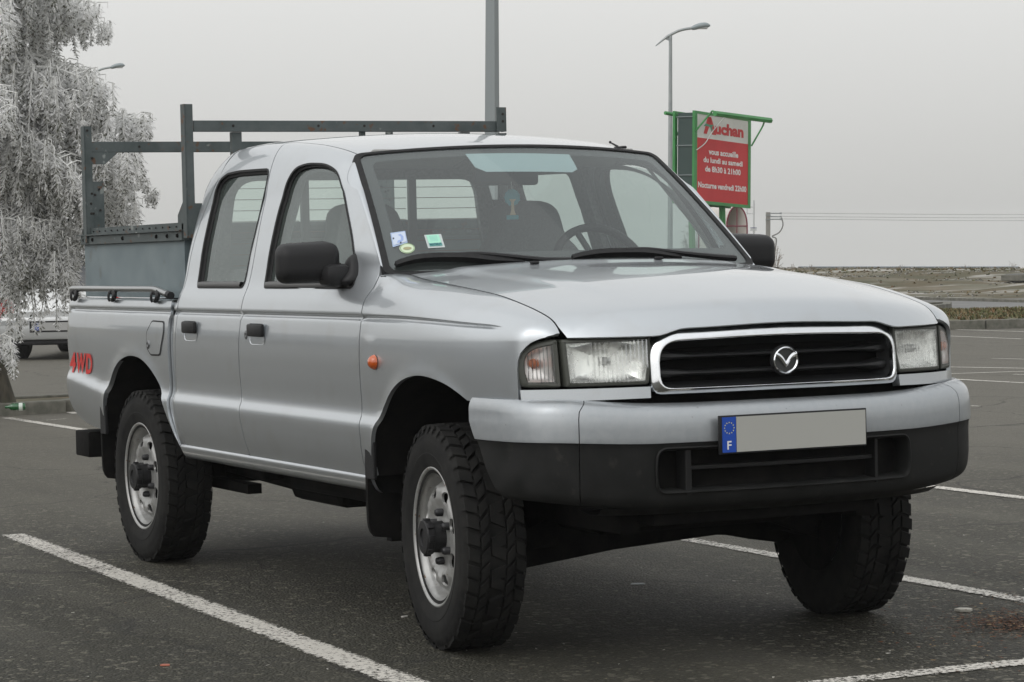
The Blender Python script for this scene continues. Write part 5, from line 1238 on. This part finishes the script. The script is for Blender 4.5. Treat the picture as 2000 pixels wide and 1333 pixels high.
# ---- supermarket sign: two framed faces back to back
TL, TR, BLc = at_d(1357, 216, 60), at_d(1467, 233, 62.2), at_d(1356, 397, 60)
sgn = empty('advertising_sign', (BLc+(TR-TL)/2)*np.array([1, 1, 0]), 'tall red and white supermarket opening-hours sign in a green frame', 'sign')
eu, ev = TR-TL, TL-BLc; nn = np.cross(eu, ev); nn /= np.linalg.norm(nn); 
if nn@(CAM-BLc) < 0: nn = -nn
o0 = BLc-np.array([sgn.location.x, sgn.location.y, 0]); Wd, Hd = np.linalg.norm(eu), np.linalg.norm(ev)
SF = lambda u, v, n=0.: tuple(o0+eu*u+ev*v+nn*n)
GREEN = mat('sign_green', (.045, .30, .07), .45); nz(GREEN, 2, (.030, .20, .045), (.048, .27, .07)); SRED = mat('sign_red', (.53, .016, .018), .55); nz(SRED, 1.2, (.47, .013, .016), (.56, .020, .022)); SWH = mat('sign_white', (.62, .61, .57), .5); nz(SWH, 1.5, (.56, .55, .51), (.68, .67, .63)); SIN = mat('sign_inside', (.035, .06, .055), .7)
def slab(mb, u0, v0, u1, v1, n0, n1):
    V = [SF(u, v, n) for n in (n0, n1) for u, v in ((u0, v0), (u1, v0), (u1, v1), (u0, v1))]; mb.add(V, [(3, 2, 1, 0), (4, 5, 6, 7), (0, 1, 5, 4), (1, 2, 6, 5), (2, 3, 7, 6), (3, 0, 4, 7)])
fu, fv = .045, .035
mb = MB()
for nf in (0, -.52):
    slab(mb, 0, 0, 1, fv, nf-.06, nf); slab(mb, 0, 1-fv*.8, 1, 1, nf-.06, nf); slab(mb, 0, fv, fu, 1-fv*.8, nf-.06, nf); slab(mb, 1-fu, fv, 1, 1-fv*.8, nf-.06, nf)
mb.build('frame', GREEN, sgn)
mb = MB(); slab(mb, .02, .02, .98, .98, -.47, -.07)
mb.build('case', SIN, sgn)
mb = MB()
for v in (.30, .62, .93): slab(mb, .010, v, .019, v+.012, -.50, -.062)
mb.build('case_strut', mat('strut_grey', (.16, .19, .19), .6), sgn)
mb = MB(); slab(mb, fu, fv, 1-fu, .715, -.05, -.012); mb.build('red_panel', SRED, sgn); mb = MB(); slab(mb, fu, .715, 1-fu, 1-fv*.8, -.05, -.012); mb.build('white_panel', SWH, sgn)
sn = lambda u, v: SF(u, v, -.008)
mb = MB()
for t_, b_ in (('vous accueille', (.25, .545, .775, .61)), ('du lundi au samedi', (.16, .455, .855, .515)), ('de 8h30 à 21h00', (.19, .355, .82, .42)), ('Nocturne vendredi 22h00', (.07, .175, .925, .24))): text_on(mb, t_, b_, sn, .03)
mb.build('lettering', mat('sign_letter_white', (.75, .74, .72), .5), sgn, recalc=False)
mb = MB(); text_on(mb, 'uchan', (.36, .775, .87, .905), sn, .05); mb.add([sn(*p) for p in [(.16, .765), (.215, .765), (.30, .93), (.27, .955), (.23, .955)]], [(0, 1, 2, 3, 4)]); mb.add([sn(*p) for p in [(.24, .955), (.29, .955), (.385, .765), (.31, .765), (.265, .87)]], [(0, 1, 2, 3, 4)])
mb.build('shop_name', SRED, sgn, recalc=False)
mb = MB(); sn2 = lambda u, v: SF(u, v, -.005); mb.add([sn2(*p) for p in [(.155, .845), (.19, .85), (.27, .845), (.30, .80), (.34, .775), (.30, .84), (.33, .875), (.26, .87), (.20, .88)]], [tuple(range(9))]); mb.build('logo_bird', mat('logo_green', (.08, .26, .16), .5), sgn, recalc=False)
mb = MB()
def rail3(p, q, w): mb.tube([p, q], w, 4)
OO = np.array([sgn.location.x, sgn.location.y, 0]); A, B = at_d(1396, 222, 59.8)-OO, at_d(1505, 236, 61.6)-OO; mb.tube([A, B], .065, 6); A2, B2 = at_d(1299, 221, 60.6)-OO, at_d(1352, 231, 61.2)-OO; mb.tube([A2, B2], .045, 6)
mb.build('canopy_rail', GREEN, sgn, smooth=False)
mb = MB()
for p0, p1, p2 in ((A+(B-A)*.02, SF(.10, .97, .25), SF(.015, .78, .0)), (A+(B-A)*.92, SF(1.08, .93, .2), SF(1.01, .70, .0)), (A2+(B2-A2)*.30, at_d(1333, 244, 60.9)-OO, SF(.0, .70, -.52))): mb.tube(cm([np.array(p0), np.array(p0)*.45+np.array(p1)*.55+np.array([0, 0, .06]), np.array(p1), np.array(p1)*.4+np.array(p2)*.6, np.array(p2)], 4), .022, 6)
mb.build('bracket', GREEN, sgn)
mb = MB(); mb.tube(cm([np.array(SF(.31, .97, .36)), np.array(SF(.25, .80, .1)), np.array(SF(.15, .66, .05)), np.array(SF(.02, .575, .02))], 4), .012, 5); mb.build('cable', mat('frosted_cable', (.6, .6, .58), .6), sgn)
mb = MB()
for u in (.12, .66): p = np.array(SF(u, 0, -.26)); mb.tube([(p[0], p[1], -1.2), (p[0], p[1], p[2]+.03)], .085, 6)
mb.build('post', GREEN, sgn)
# ---- trolley shelter with maroon hoops behind the sign
e_, g = stand('trolley_shelter', 1418, 70, 'white barrel-roofed trolley shelter with maroon hoops below the sign', 'shelter')
MAR = mat('maroon_tube', (.16, .012, .03), .45); zt = hloc(g, 403, 1418, 70); zr_ = hloc(g, 442, 1418, 70)
hoops = [(-.42, 0.9), (.26, 0.)]
arcp = lambda cx, y, off=0: [(cx-.27+off, y, 0)]+[(cx+(.27-off)*math.cos(a), y, zr_+(zt-zr_-off)*math.sin(a)) for a in np.linspace(math.pi, 0, 17)]+[(cx+.27-off, y, 0)]
for cx, y in hoops: mb = MB(); mb.tube(arcp(cx, y), .022, 6); mb.tube([(cx-.27, y, zr_), (cx+.27, y, zr_)], .018, 6); mb.tube([(cx, y, 0), (cx, y, zt)], .015, 6) if cx > 0 else None; mb.build('hoop', MAR, e_)
mb = MB(); mb.tube([(-.69, .9, zr_), (-.01, 0, zr_)], .018, 6); mb.tube([(-.15, .9, zr_), (.53, 0, zr_)], .018, 6); mb.build('side_rail', MAR, e_)
a, b = arcp(-.42, .9, .015), arcp(.26, 0, .015); n_ = len(a); mb = MB(); mb.add(a+b, [(i, i+1, n_+i+1, n_+i) for i in range(n_-1)]); mb.build('cover', mat('milky_sheet', (.56, .53, .49), .6), e_, smooth=True)
# ---- small post with white plates
e_, g = stand('bus_stop_post', 1470, 66, 'thin pale post with small white plates right of the green sign post', 'sign post')
zt = hloc(g, 392, 1470, 66); PW = mat('plate_pale', (.55, .56, .56), .5); mb = MB(); mb.rev([(.022, 0), (.022, zt), (0, zt)], ax='z', n=8); mb.build('post', PW, e_)
mb = MB(); z = hloc(g, 418, 1470, 66); mb.box((-.09, 0, z), (.17, .02, .02)); mb.box((-.09, 0, z+.17), (.15, .015, .02)); mb.box((-.17, 0, z+.08), (.02, .02, .18)); mb.build('plate', PW, e_)
mb = MB(); z = hloc(g, 449, 1470, 66); mb.box((-.01, -.02, z), (.16, .02, .06)); mb.build('plate', PW, e_); mb = MB(); mb.box((-.01, -.022, z+.045), (.16, .022, .016)); mb.build('plate_header', mat('navy_header', (.02, .03, .14), .5), e_)
# ---- utility pole, wires
e_, g = stand('utility_pole', 1498, 72, 'short weathered concrete utility pole behind the far door mirror, wires running right', 'utility pole')
zt = hloc(g, 415, 1498, 72); CP = mat('pole_concrete', (.24, .23, .21), .8); nz(CP, 2, (.18, .175, .16), (.30, .29, .27)); mb = MB(); mb.box((0, 0, zt/2), (.115, .11, zt)); mb.build('pole_shaft', CP, e_)
mb = MB(); mb.box((0, 0, zt-.08), (.14, .14, .02)); mb.box((0, 0, zt-.20), (.14, .14, .02)); 
for k, z in ((0, zt-.03), (1, zt-.12), (2, zt-.19)): mb.tube([(.05, -.05, z), (.34, -.05, z)], .016, 5); mb.box((.34, -.05, z), (.05, .04, .05))
mb.build('bracket', GALV, e_)
mb = MB(); mb.tube(cm([(.36, -.05, zt-.15), (.40, -.05, zt-.35), (.30, -.05, zt-.55), (.10, -.05, zt-.66), (.22, -.05, zt-.72), (.20, -.05, zt-.95), (.12, -.05, zt-1.3), (.05, -.05, zt-1.7)], 4), .018, 5); mb.build('hanging_cable', mat('cable_grey', (.2, .2, .19), .7), e_)
WIRE = mat('wire', (.42, .42, .41), .7)
for k, (z, y2) in enumerate(((zt-.03, 415.), (zt-.12, 421.5), (zt-.19, 427.5))):
    a = np.array(g)+np.array([RH[0], RH[1], 0])*.36+GR*z; b = at_d(2300, y2+1, 90); mid_ = (a+b)/2-np.array([0, 0, .05])
    mb = MB(); mb.tube(cm([a, mid_, b], 6), .0065, 4); o = mb.build('power_wire', WIRE); tag(o, ['topmost thin wire running right from the utility pole', 'middle thin wire running right from the utility pole', 'lowest thin wire running right from the utility pole'][k], 'wire', 'wires on the utility pole')
# ---- bare weeds beside the pole, small frosted tree seen through the windshield
def twiggy(name, px, py0, py1, d, wpx, n, label, cat, col, seed, leaf=0., th=.008):
    e_, g = stand(name, px, d, label, cat); R = random.Random(seed); z0, z1 = 0., hloc(g, py1, px, d); w_ = wpx*d/5152.; mb = MB()
    zb = hloc(g, py0, px, d)
    for _ in range(n):
        a = R.uniform(0, 6.28); r = w_*R.random()**.7; hz = zb+(z1-zb)*R.uniform(.35, 1.)*(1-.35*(r/w_)); p = [(r*.2*math.cos(a), r*.2*math.sin(a), 0), (r*.45*math.cos(a), r*.45*math.sin(a), hz*.6), (r*math.cos(a), r*math.sin(a), hz)]
        mb.tube(cm(p, 3), [th, th*.9, th*.8, th*.7, th*.6, th*.5, th*.35], 3)
        for _k in range(4 if not leaf else 9):
            t = R.uniform(.45, 1); q = np.array([r*t*math.cos(a), r*t*math.sin(a), hz*t]); b = a+R.uniform(-1.5, 1.5); l = (w_*.5 if not leaf else leaf)*R.uniform(.4, 1)
            mb.tube([q, q+np.array([l*math.cos(b), l*math.sin(b), l*R.uniform(.2, 1.2)*(1 if not leaf else R.uniform(-1, .8))])], th*.6, 3)
    mb.build('stems', col, e_); return e_
TW = mat('dry_twig', (.19, .15, .11), .9); FROST = mat('hoar_frost', (.50, .50, .485), .85); nz(FROST, 20, (.40, .40, .385), (.60, .60, .59))
twiggy('dry_weeds', 1508, 522, 462, 70, 17, 26, 'thin bare brown weeds at the foot of the utility pole', 'weeds', TW, 3)
for k, (px, y1, w_) in enumerate(((1548, 512, 5), (1582, 514, 4), (1760, 515, 6), (1885, 516, 8), (1975, 512, 10))):
    twiggy('dry_weeds', px, 523, y1, 79, w_, 9, ['low dry weed tuft on the bank nearest the utility pole', 'second low dry weed tuft from the utility pole on the bank crest', 'small dry weed tuft in the middle of the bank crest', 'small dry weed tuft on the bank crest, second from the right edge', 'taller dry weeds on the bank crest at the right edge'][k], 'weeds', TW, 10+k, th=.006)
tr = twiggy('frosted_tree', 1352, 520, 424, 75, 24, 60, 'small frost-covered tree seen through the right end of the windshield', 'tree', FROST, 8, leaf=.16, th=.016)
mb = MB(); mb.rev([(.06, 0), (.03, 1.2), (0, 1.6)], ax='z', n=8); mb.build('trunk', TW, tr)
# ---- low shop building added outside the frame to darken what the doors mirror
sb = empty('added_shop_building', (-50, -37, 0), 'unseen low shop building added for the doors of the pickup to mirror', 'building')
mb = MB(); mb.box((0, 0, 2.3), (90, 14, 4.6)); mb.box((0, 7.3, 4.4), (90.4, .8, .7)); mb.build('wall', mat('cladding_grey', (.27, .28, .29), .8), sb)
for k in range(12):
    mb = MB(); mb.box((-40+7*k, 7.05, 1.5), (4.6, .12, 2.4)); mb.build('window', mat('shop_glass', (.03, .035, .04), .15), sb)
# ================================================================== silver car far left
cg = at_z(122, 703); car = empty('parked_car', (cg[0], cg[1], 0), 'silver hatchback seen from behind beyond the frosted tree', 'car', rz=YAW-math.pi/2+R_(-4))
# local: x right, y away (forward), z up.  rear bumper at y = 0
CPNT = mat('car_silver', (.52, .53, .53), .35, .5, .8)
st = [(-.02, .78, .30, .62), (.0, .82, .25, .64), (.04, .85, .23, .72), (.10, .86, .22, .92), (.35, .87, .20, .95), (1.2, .875, .20, .96), (2.6, .875, .20, .95), (3.0, .87, .20, .92), (3.8, .85, .22, .84), (4.1, .80, .26, .66), (4.18, .72, .32, .55)]
V = []; K = 20
def csec(y, wd_, z0, z1, ch):
    pts = []
    half = [(.0, z0), (wd_*.80, z0), (wd_*.97, z0+.07), (wd_*1.0, z0+.25*(z1-z0)), (wd_*1.0, z0+.55*(z1-z0)), (wd_*.985, z0+.85*(z1-z0)), (wd_*.93, z1-.01), (wd_*.6, z1+.02), (0, z1+.025)]
    return [(a, y, b) for a, b in half]+[(-a, y, b) for a, b in half[::-1][1:-1]]
cs = [csec(*a, 0) for a in st]
body = loft('body', cs, CPNT, car, cap=True, autos=45)
mb = MB(); mb.add(cs[0], [tuple(range(len(cs[0])))]); mb.build('rear_panel', CPNT, car)
gh = [(.22, .66, .93), (.30, .70, 1.10), (.50, .66, 1.36), (.75, .62, 1.44), (1.5, .63, 1.48), (2.2, .62, 1.44), (3.1, .70, .95)]
mb = MB(); V = []
for y, wd_, z in gh: V += [(-wd_-.13*max(0, (1.45-z))/.5*.3, y, z), (wd_+.13*max(0, (1.45-z))/.5*.3, y, z)]
mb.add(V, [(2*i, 2*i+1, 2*i+3, 2*i+2) for i in range(6)])
V = []
for s in (-1, 1):
    o = len(V); V += [(s*(w_+.02), y, z) for y, w_, z in gh]
    mb.add([(s*(w_+.02), y, z) for y, w_, z in gh]+[(s*.80, y, .93) for y, w_, z in gh], [(i, i+1, 8+i, 7+i) for i in range(6)])
mb.build('cabin_glass', mat('dark_glass', (.03, .035, .04), .12, spec=.6), car, smooth=True, autos=40)
mb = MB(); V = []
for y, wd_, z in gh[2:6]: V += [(-wd_, y, z+.01), (0, y, z+.04), (wd_, y, z+.01)]
mb.add(V, [(3*i+k, 3*i+k+1, 3*i+k+4, 3*i+k+3) for i in range(3) for k in (0, 1)]); mb.build('roof', CPNT, car, smooth=True)
for s in (-1, 1):
    mb = MB(); mb.prism([(s*.60, .59), (s*.865, .57), (s*.86, .72), (s*.80, .80), (s*.70, .84)], (0, -.005, 0), (1, 0, 0), (0, 0, 1), (0, .20, 0)); mb.build('tail_light', mat('tail_red', (.45, .01, .012), .2, coat=1), car)
    for y in (.75, 3.3):
        mb = MB(); mb.rev([(.0, -.1), (.25, -.1), (.30, -.07), (.31, 0), (.30, .07), (.25, .1), (0, .1)], (s*.74, y, .30), ax='x', n=28); mb.build('wheel', TYRE, car, smooth=True)
mb = MB(); mb.box((0, -.025, .42), (1.66, .10, .31), bev=.04); mb.build('bumper', CPNT, car, smooth=True)
mb = MB(); mb.box((0, .02, .235), (1.55, .10, .07), bev=.02); mb.build('lower_bumper', PLAS, car)
mb = MB(); mb.box((-.13, -.078, .445), (.56, .006, .15), bev=.002); pr2 = mb.build('plate_recess', PLAS, car)
mb = MB(); mb.box((-.13, -.084, .445), (.50, .006, .105)); mb.build('license_plate', mat('plate_dull', (.36, .36, .35), .5), car); mb = MB(); mb.box((-.31, -.089, .445), (.05, .004, .10)); mb.build('plate_band', mat('plate_blue', (.01, .07, .42)), car)
mb = MB(); mb.box((-.60, -.079, .50), (.42, .004, .06)); mb.build('bumper_strip', mat('strip_silver', (.32, .33, .33), .5), car); mb = MB(); mb.box((.30, -.082, .42), (.12, .006, .05)); mb.build('reflector_light', ORANGE, car)
# ================================================================== planter with the frosted weeping tree
TS = 22.4
def tp_(px, py, dd=0.): return at_d(px, py, TS+dd)
k0 = at_z(126, 806); k1 = at_z(-160, 820); kd = np.array([-.55, .25, 0.])
kerb_run('planter_kerb', [k1, k0, k0+np.array([-1.0, .75, 0]), k1+np.array([-1.0, .75, 0])], .14, .11, .9)
o = mobj('planter_soil', [k1+np.array([0, 0, .085]), k0+np.array([0, 0, .085]), k0+np.array([-1., .75, .085]), k1+np.array([-1., .75, .085])], [(0, 1, 2, 3)], SOIL); o['kind'] = 'structure'
b0 = at_z(-2, 796, .085); b0 = b0+np.array([-.35, .25, 0.])*.8
DG = b0; dist_t = float((b0-CAM)[:2]@FH); MPX = dist_t/5152.
tree = empty('weeping_conifer', b0, 'large frost-covered weeping conifer at the left edge, in a kerbed planter', 'tree', rz=YAW-math.pi/2)
hz = lambda py: (b0[2]*0+1.265-b0[2]) + (529.-py)*MPX                # height above base for a photo row
xr_ = lambda px: (px-6)*MPX                                          # sideways from the trunk foot for a photo column
BARK = mat('conifer_bark', (.075, .062, .045), .9); nz(BARK, 14, (.030, .027, .020), (.085, .075, .055), bump=.8, dist=.02, stretch=(1, 1, .25)); overlay(BARK, 5, (.06, .068, .035), .5, .65, 6, .7)
mb = MB(); tz_ = [0, .25, .6, 1.2, 2.0, 3.0, 4.2, 5.6]; tx = [-.055, -.11, -.20, -.32, -.38, -.40, -.36, -.30]; tr_ = [.085, .068, .062, .06, .055, .045, .03, .012]
TPc = pchip(tz_, tx); mb.tube([(TPc(z), 0, z) for z in np.linspace(0, 5.6, 24)], [float(np.interp(z, tz_, tr_)) for z in np.linspace(0, 5.6, 24)], 12); mb.build('trunk', BARK, tree, smooth=True)
R = random.Random(21); TWV = MB(); LVt, LFt, LMt = [], [], []
NR = np.random.default_rng(7)
def proto(n=150):
    """a hanging tuft of frosted needles, unit length downwards: quads and colour indices"""
    t = NR.random(n)**.9; a = NR.random(n)*2*math.pi; env = np.sin(np.pi*np.clip(.36+t*.62, 0, 1))**.9
    sub = NR.integers(0, 7, n); sa = sub*2*math.pi/7+.6*t*3; a = sa+NR.normal(0, .5, n)          # needles sit on a few side twigs
    r0 = .075*env*NR.random(n); c = np.stack([r0*np.cos(a), r0*np.sin(a), -t-.10*r0/.075], 1)
    d = np.stack([np.cos(a)*NR.uniform(.2, 1, n), np.sin(a)*NR.uniform(.2, 1, n), -NR.uniform(.3, 1.5, n)], 1); d /= np.linalg.norm(d, axis=1)[:, None]
    l = NR.uniform(.05, .14, n)*(.6+.6*env); s = np.cross(d, NR.normal(0, 1, (n, 3))); s /= np.linalg.norm(s, axis=1)[:, None]; w = NR.uniform(.008, .016, n)
    P0 = c; P1 = c+d*(l*.5)[:, None]-s*w[:, None]; P2 = c+d*l[:, None]; P3 = c+d*(l*.5)[:, None]+s*w[:, None]
    inner = r0/.075 < .33; m_ = np.where(inner, NR.choice(4, n, p=[.34, .28, .20, .18]), NR.choice(4, n, p=[.88, .10, .01, .01]))
    return np.stack([P0, P1, P2, P3], 1), m_
PROTOS = [proto() for _ in range(8)]; TQ, TMi = [], []
def tassel(p, L_, dense=1.):
    if L_ < .03: return
    L_ *= 1.25
    q, m_ = PROTOS[R.randrange(8)]; a = R.uniform(0, 6.28); c, s = math.cos(a), math.sin(a); k = int(150*min(1, .35+L_*1.8)); q = q[:k]
    wd_ = .50*(.55+.6*min(1, L_/.35)); X = q[..., 0]*wd_; Y = q[..., 1]*wd_; Z = q[..., 2]*L_; Z = Z+(q[..., 2]-q[:, :1, 2])*(.30-L_)*.6
    tx_, ty_ = R.gauss(0, .16), R.gauss(0, .16)
    TQ.append(np.stack([p[0]+X*c-Y*s-tx_*Z, p[1]+X*s+Y*c-ty_*Z, p[2]+Z], -1)); TMi.append(m_[:k])
    TWV.tube([p, (p[0]+tx_*L_*.5, p[1]+ty_*L_*.5, p[2]-L_*.5), (p[0]+tx_*L_, p[1]+ty_*L_, p[2]-L_*.95)], [.0085, .007, .003], 3, cap=False, mi=0)
def limb(z0, az, reach, lift_, drop, thick=.018, hang=.4, dens_=1., sub=True):
    """a limb arching out of the trunk, its side twigs hung with tassels"""
    c, s = math.cos(az), math.sin(az); x0 = TPc(z0); P = []
    for i in range(9):
        t = i/8; r = reach*t; z = z0+lift_*math.sin(min(1, t*1.25)*math.pi/2)-drop*t**2.6; P.append(np.array([x0+r*c+.02*math.sin(7*t+az), r*s+.02*math.cos(5*t+z0), z]))
    TWV.tube(P, [thick*(1-.82*i/8) for i in range(9)], 5, mi=0)
    n = int(reach/.048)
    for i in range(n):
        t = .18+.82*(i+R.random())/n; k = min(7, int(t*8)); f = t*8-k; p = P[k]*(1-f)+P[k+1]*f
        sd = R.choice((-1, 1)); L1 = R.uniform(.10, .34)*(1.1-.45*t); a2 = az+sd*R.uniform(.5, 1.4); q = p+np.array([L1*math.cos(a2), L1*math.sin(a2), R.uniform(-.02, .07)])
        m_ = (p+q)/2+np.array([0, 0, .03]); TWV.tube([p, m_, q, q+np.array([0, 0, -.05])], [.0065, .006, .0045, .003], 3, cap=False, mi=0)
        for _ in range(R.choice((1, 1, 2, 2))):
            u = R.uniform(.2, 1.); tassel(p*(1-u)+q*u+np.array([0, 0, .01]), hang*R.uniform(.35, 1.15)*(.55+.6*math.sin(math.pi*min(1, t))), dens_)
        if R.random() < .5: tassel(p, hang*R.uniform(.3, .8), dens_)
    for _ in range(3): tassel(P[-1]+np.array([R.gauss(0, .02), R.gauss(0, .02), 0]), hang*R.uniform(.25, .6), dens_)
REACH = pchip([.25, .5, .9, 1.2, 1.7, 2.0, 2.3, 2.6, 2.9, 3.3, 3.8, 4.6, 5.6], [.45, .62, .95, 1.15, 1.45, 1.45, 1.50, 1.42, 1.20, 1.22, 1.15, .8, .25])
# the limbs that make the outline of the right-hand side
for z_tip, px_tip, z0, hang in ((hz(40), 205, hz(60), .30), (hz(70), 226, hz(120), .22), (hz(190), 232, hz(210), .40), (hz(180), 200, hz(170), .35), (hz(250), 292, hz(330), .50), (hz(262), 278, hz(290), .45), (hz(330), 282, hz(360), .40), (hz(395), 308, hz(420), .16), (hz(420), 262, hz(430), .45), (hz(490), 205, hz(500), .30), (hz(500), 150, hz(490), .36), (hz(520), 140, hz(510), .50), (hz(535), 128, hz(525), .56), (hz(520), 108, hz(510), .36)):
    px_tip -= 22; rch = xr_(px_tip)-TPc(z0); limb(z0, R.uniform(-.25, .25), rch, .30*rch, .30*rch-(z_tip-z0), .02, hang)
z = 1.72
while z < 5.3:
    for k in range(2):
        az = R.uniform(0, 6.28); rch = REACH(z)*R.uniform(.72, 1.0)*(.92 if abs(math.sin(az)) < .5 else 1); limb(z, az, rch, .28*rch, R.uniform(.30, .50)*rch*(.6 if z < 1.8 else 1), .02, R.uniform(.35, .62)*(.6 if z < 1.8 else 1), .9)
    z += .175
for z in (.50, .56): limb(z, R.uniform(-.2, .3), .13, .03, .06, .010, .28)
for z in (1.50, 1.58): limb(z, R.uniform(-.5, .3), .70, .12, .14, .016, .26)
o = TWV.build('branch', [mat('frosted_twig', (.80, .80, .78), .9)], tree, recalc=False)
def frostmat(name, col, tr):
    m = mat(name, col, .8); nt = m.node_tree; N = nt.nodes; L = nt.links; t = N.new('ShaderNodeBsdfTranslucent'); t.inputs[0].default_value = (*col, 1); x = N.new('ShaderNodeMixShader'); x.inputs[0].default_value = tr
    L.new(N['Principled BSDF'].outputs[0], x.inputs[1]); L.new(t.outputs[0], x.inputs[2]); L.new(x.outputs[0], N['Material Output'].inputs[0]); return m
LM = [frostmat('needle_frost', (.95, .95, .95), .55), frostmat('needle_pale', (.82, .82, .80), .5)]+[mat('needle_green', (.085, .09, .065), .85), mat('needle_brown', (.145, .14, .115), .85)]
Q = np.concatenate(TQ).reshape(-1, 3); MI = np.concatenate(TMi); nq = len(MI); me = bpy.data.meshes.new('crown')
me.vertices.add(nq*4); me.vertices.foreach_set('co', Q.ravel()); me.loops.add(nq*4); me.loops.foreach_set('vertex_index', np.arange(nq*4)); me.polygons.add(nq)
me.polygons.foreach_set('loop_start', np.arange(nq)*4); me.polygons.foreach_set('loop_total', np.full(nq, 4)); me.polygons.foreach_set('material_index', MI.astype(np.int32))
for x in LM: me.materials.append(x)
me.update(calc_edges=True); me.validate(); cr = link(bpy.data.objects.new('crown', me), tree)
print('tree quads', nq, 'tassels', len(TQ))
# beer can / bottle lying in the planter
bc = at_z(33, 795, .115); bt = empty('green_bottle', bc, 'small green bottle lying on the planter soil beside the tree trunk', 'bottle', rz=YAW-math.pi/2+R_(8))
GB = mat('bottle_green', (.004, .085, .02), .15, coat=1); mb = MB(); mb.rev([(0, .072), (.026, .068), (.031, .058), (.031, -.03), (.026, -.048), (.013, -.066), (.012, -.095), (0, -.097)], ax='x', n=20); mb.build('glass_body', GB, bt, smooth=True)
mb = MB(); mb.rev([(.0315, .046), (.0318, .02), (.0315, .016)], ax='x', n=20); mb.build('paper_label', mat('label_white', (.6, .66, .6), .5), bt, smooth=True)
# ---- litter: bark and leaf scraps on the right, paper bits
def scraps(name, spots, size, mats, label, cat, seed):
    R = random.Random(seed); V, F, M = [], [], []
    for p in spots:
        o = len(V); s = size*R.uniform(.35, 1.3); a = R.uniform(0, 6.28); k = R.uniform(.25, .7); z = .003+R.uniform(0, .012)
        for j, (u, v) in enumerate(((-1, -.4), (.1, -1), (1, .1), (.2, .9), (-.7, .7))): V.append((p[0]+s*(u*math.cos(a)-v*k*math.sin(a)), p[1]+s*(u*math.sin(a)+v*k*math.cos(a)), z+s*.35*R.random()))
        F.append(tuple(range(o, o+5))); M.append(R.choices(range(len(mats)), weights=[m[1] for m in mats])[0])
    ob = mobj(name, V, F, [m[0] for m in mats], smooth=False); ob.data.polygons.foreach_set('material_index', M); return tag(ob, label, cat, None, 'stuff')
LB = [(mat('leaf_brown', (.12, .05, .022), .9), 6), (mat('leaf_tan', (.25, .17, .09), .9), 2), (mat('leaf_dark', (.035, .022, .015), .9), 5), (mat('leaf_red', (.10, .045, .026), .9), 3)]
R = random.Random(9); c = at_z(2010, 1222); S = []
for _ in range(1500): S.append((c[0]+R.gauss(0, .13), c[1]+R.gauss(0, .13), 0))
for _ in range(260): q = at_z(R.gauss(1940, 60), R.gauss(1220, 34)); S.append(q)
for _ in range(60): q = at_z(R.uniform(1700, 2000), R.uniform(1180, 1320)); S.append(q)
scraps('leaf_litter', S, .009, LB, 'heap of reddish brown leaf and bark crumbs at the lower right', 'leaf litter', 2)
S = []
for _ in range(240): S.append(at_z(R.uniform(-20, 2020), 1333-330*R.random()**1.4))
for _ in range(70): S.append(at_z(R.uniform(1480, 1960), R.uniform(1150, 1300)))
scraps('ground_debris', S, .0075, [(mat('chip_white', (.50, .48, .43), .8), 4), (mat('chip_tan', (.22, .19, .14), .9), 5), (mat('leaf_brown', (.12, .05, .022)), 1)], 'scattered pale chips and crumbs on the asphalt', 'debris', 4)
def scrap1(name, px, py, l, wd_, label, cat, col, rz, hh=.004):
    q = at_z(px, py); mb = MB(); V = []; R = random.Random(int(px)); pts = [(-l/2, -wd_*.3), (-l*.1, -wd_/2), (l/2, -wd_*.35), (l*.42, wd_*.3), (0, wd_/2), (-l*.4, wd_*.4)]
    mb.prism(pts, (0, 0, .001), (1, 0, 0), (0, 1, 0), (0, 0, hh)); o = mb.build(name, mat(name+'_stuff', col, .7)); o.location = (q[0], q[1], 0); o.rotation_euler = (0, 0, rz); tag(o, label, cat)
scrap1('paper_scrap', 1246, 1142, .055, .016, 'small thin white paper strip lying in the shade under the pickup', 'paper scrap', (.62, .64, .66), YAW-math.pi/2)
scrap1('crushed_wrapper', 1883, 1194, .06, .05, 'crumpled pale wrapper on the asphalt near the leaf heap', 'wrapper', (.50, .48, .42), .6, .008)
scrap1('red_wrapper', 323, 1301, .030, .022, 'tiny reddish wrapper on the asphalt left of the long white line', 'wrapper', (.42, .14, .09), 1.0)
scrap1('white_scrap', 790, 1206, .012, .03, 'tiny white scrap beside the front tyre', 'paper scrap', (.6, .58, .54), .3)

# ================================================================== freezing haze over the whole place
hz_m = bpy.data.materials.new('haze_air'); hz_m.use_nodes = True; _n = hz_m.node_tree; _n.nodes.remove(_n.nodes['Principled BSDF']); _v = _n.nodes.new('ShaderNodeVolumePrincipled')
_v.inputs['Color'].default_value = (.985, .99, .985, 1); _v.inputs['Density'].default_value = HAZE; _v.inputs['Anisotropy'].default_value = .2; _n.links.new(_v.outputs[0], _n.nodes['Material Output'].inputs['Volume'])
mb = MB(); mb.box((0, 0, 0), (1, 1, 1)); hb_ = mb.build('haze', hz_m); hb_.scale = (1050, 1300, 40); hb_.location = (-375, 100, -8); tag(hb_, 'thin cold haze filling the air over the car park', 'haze', None, 'stuff')
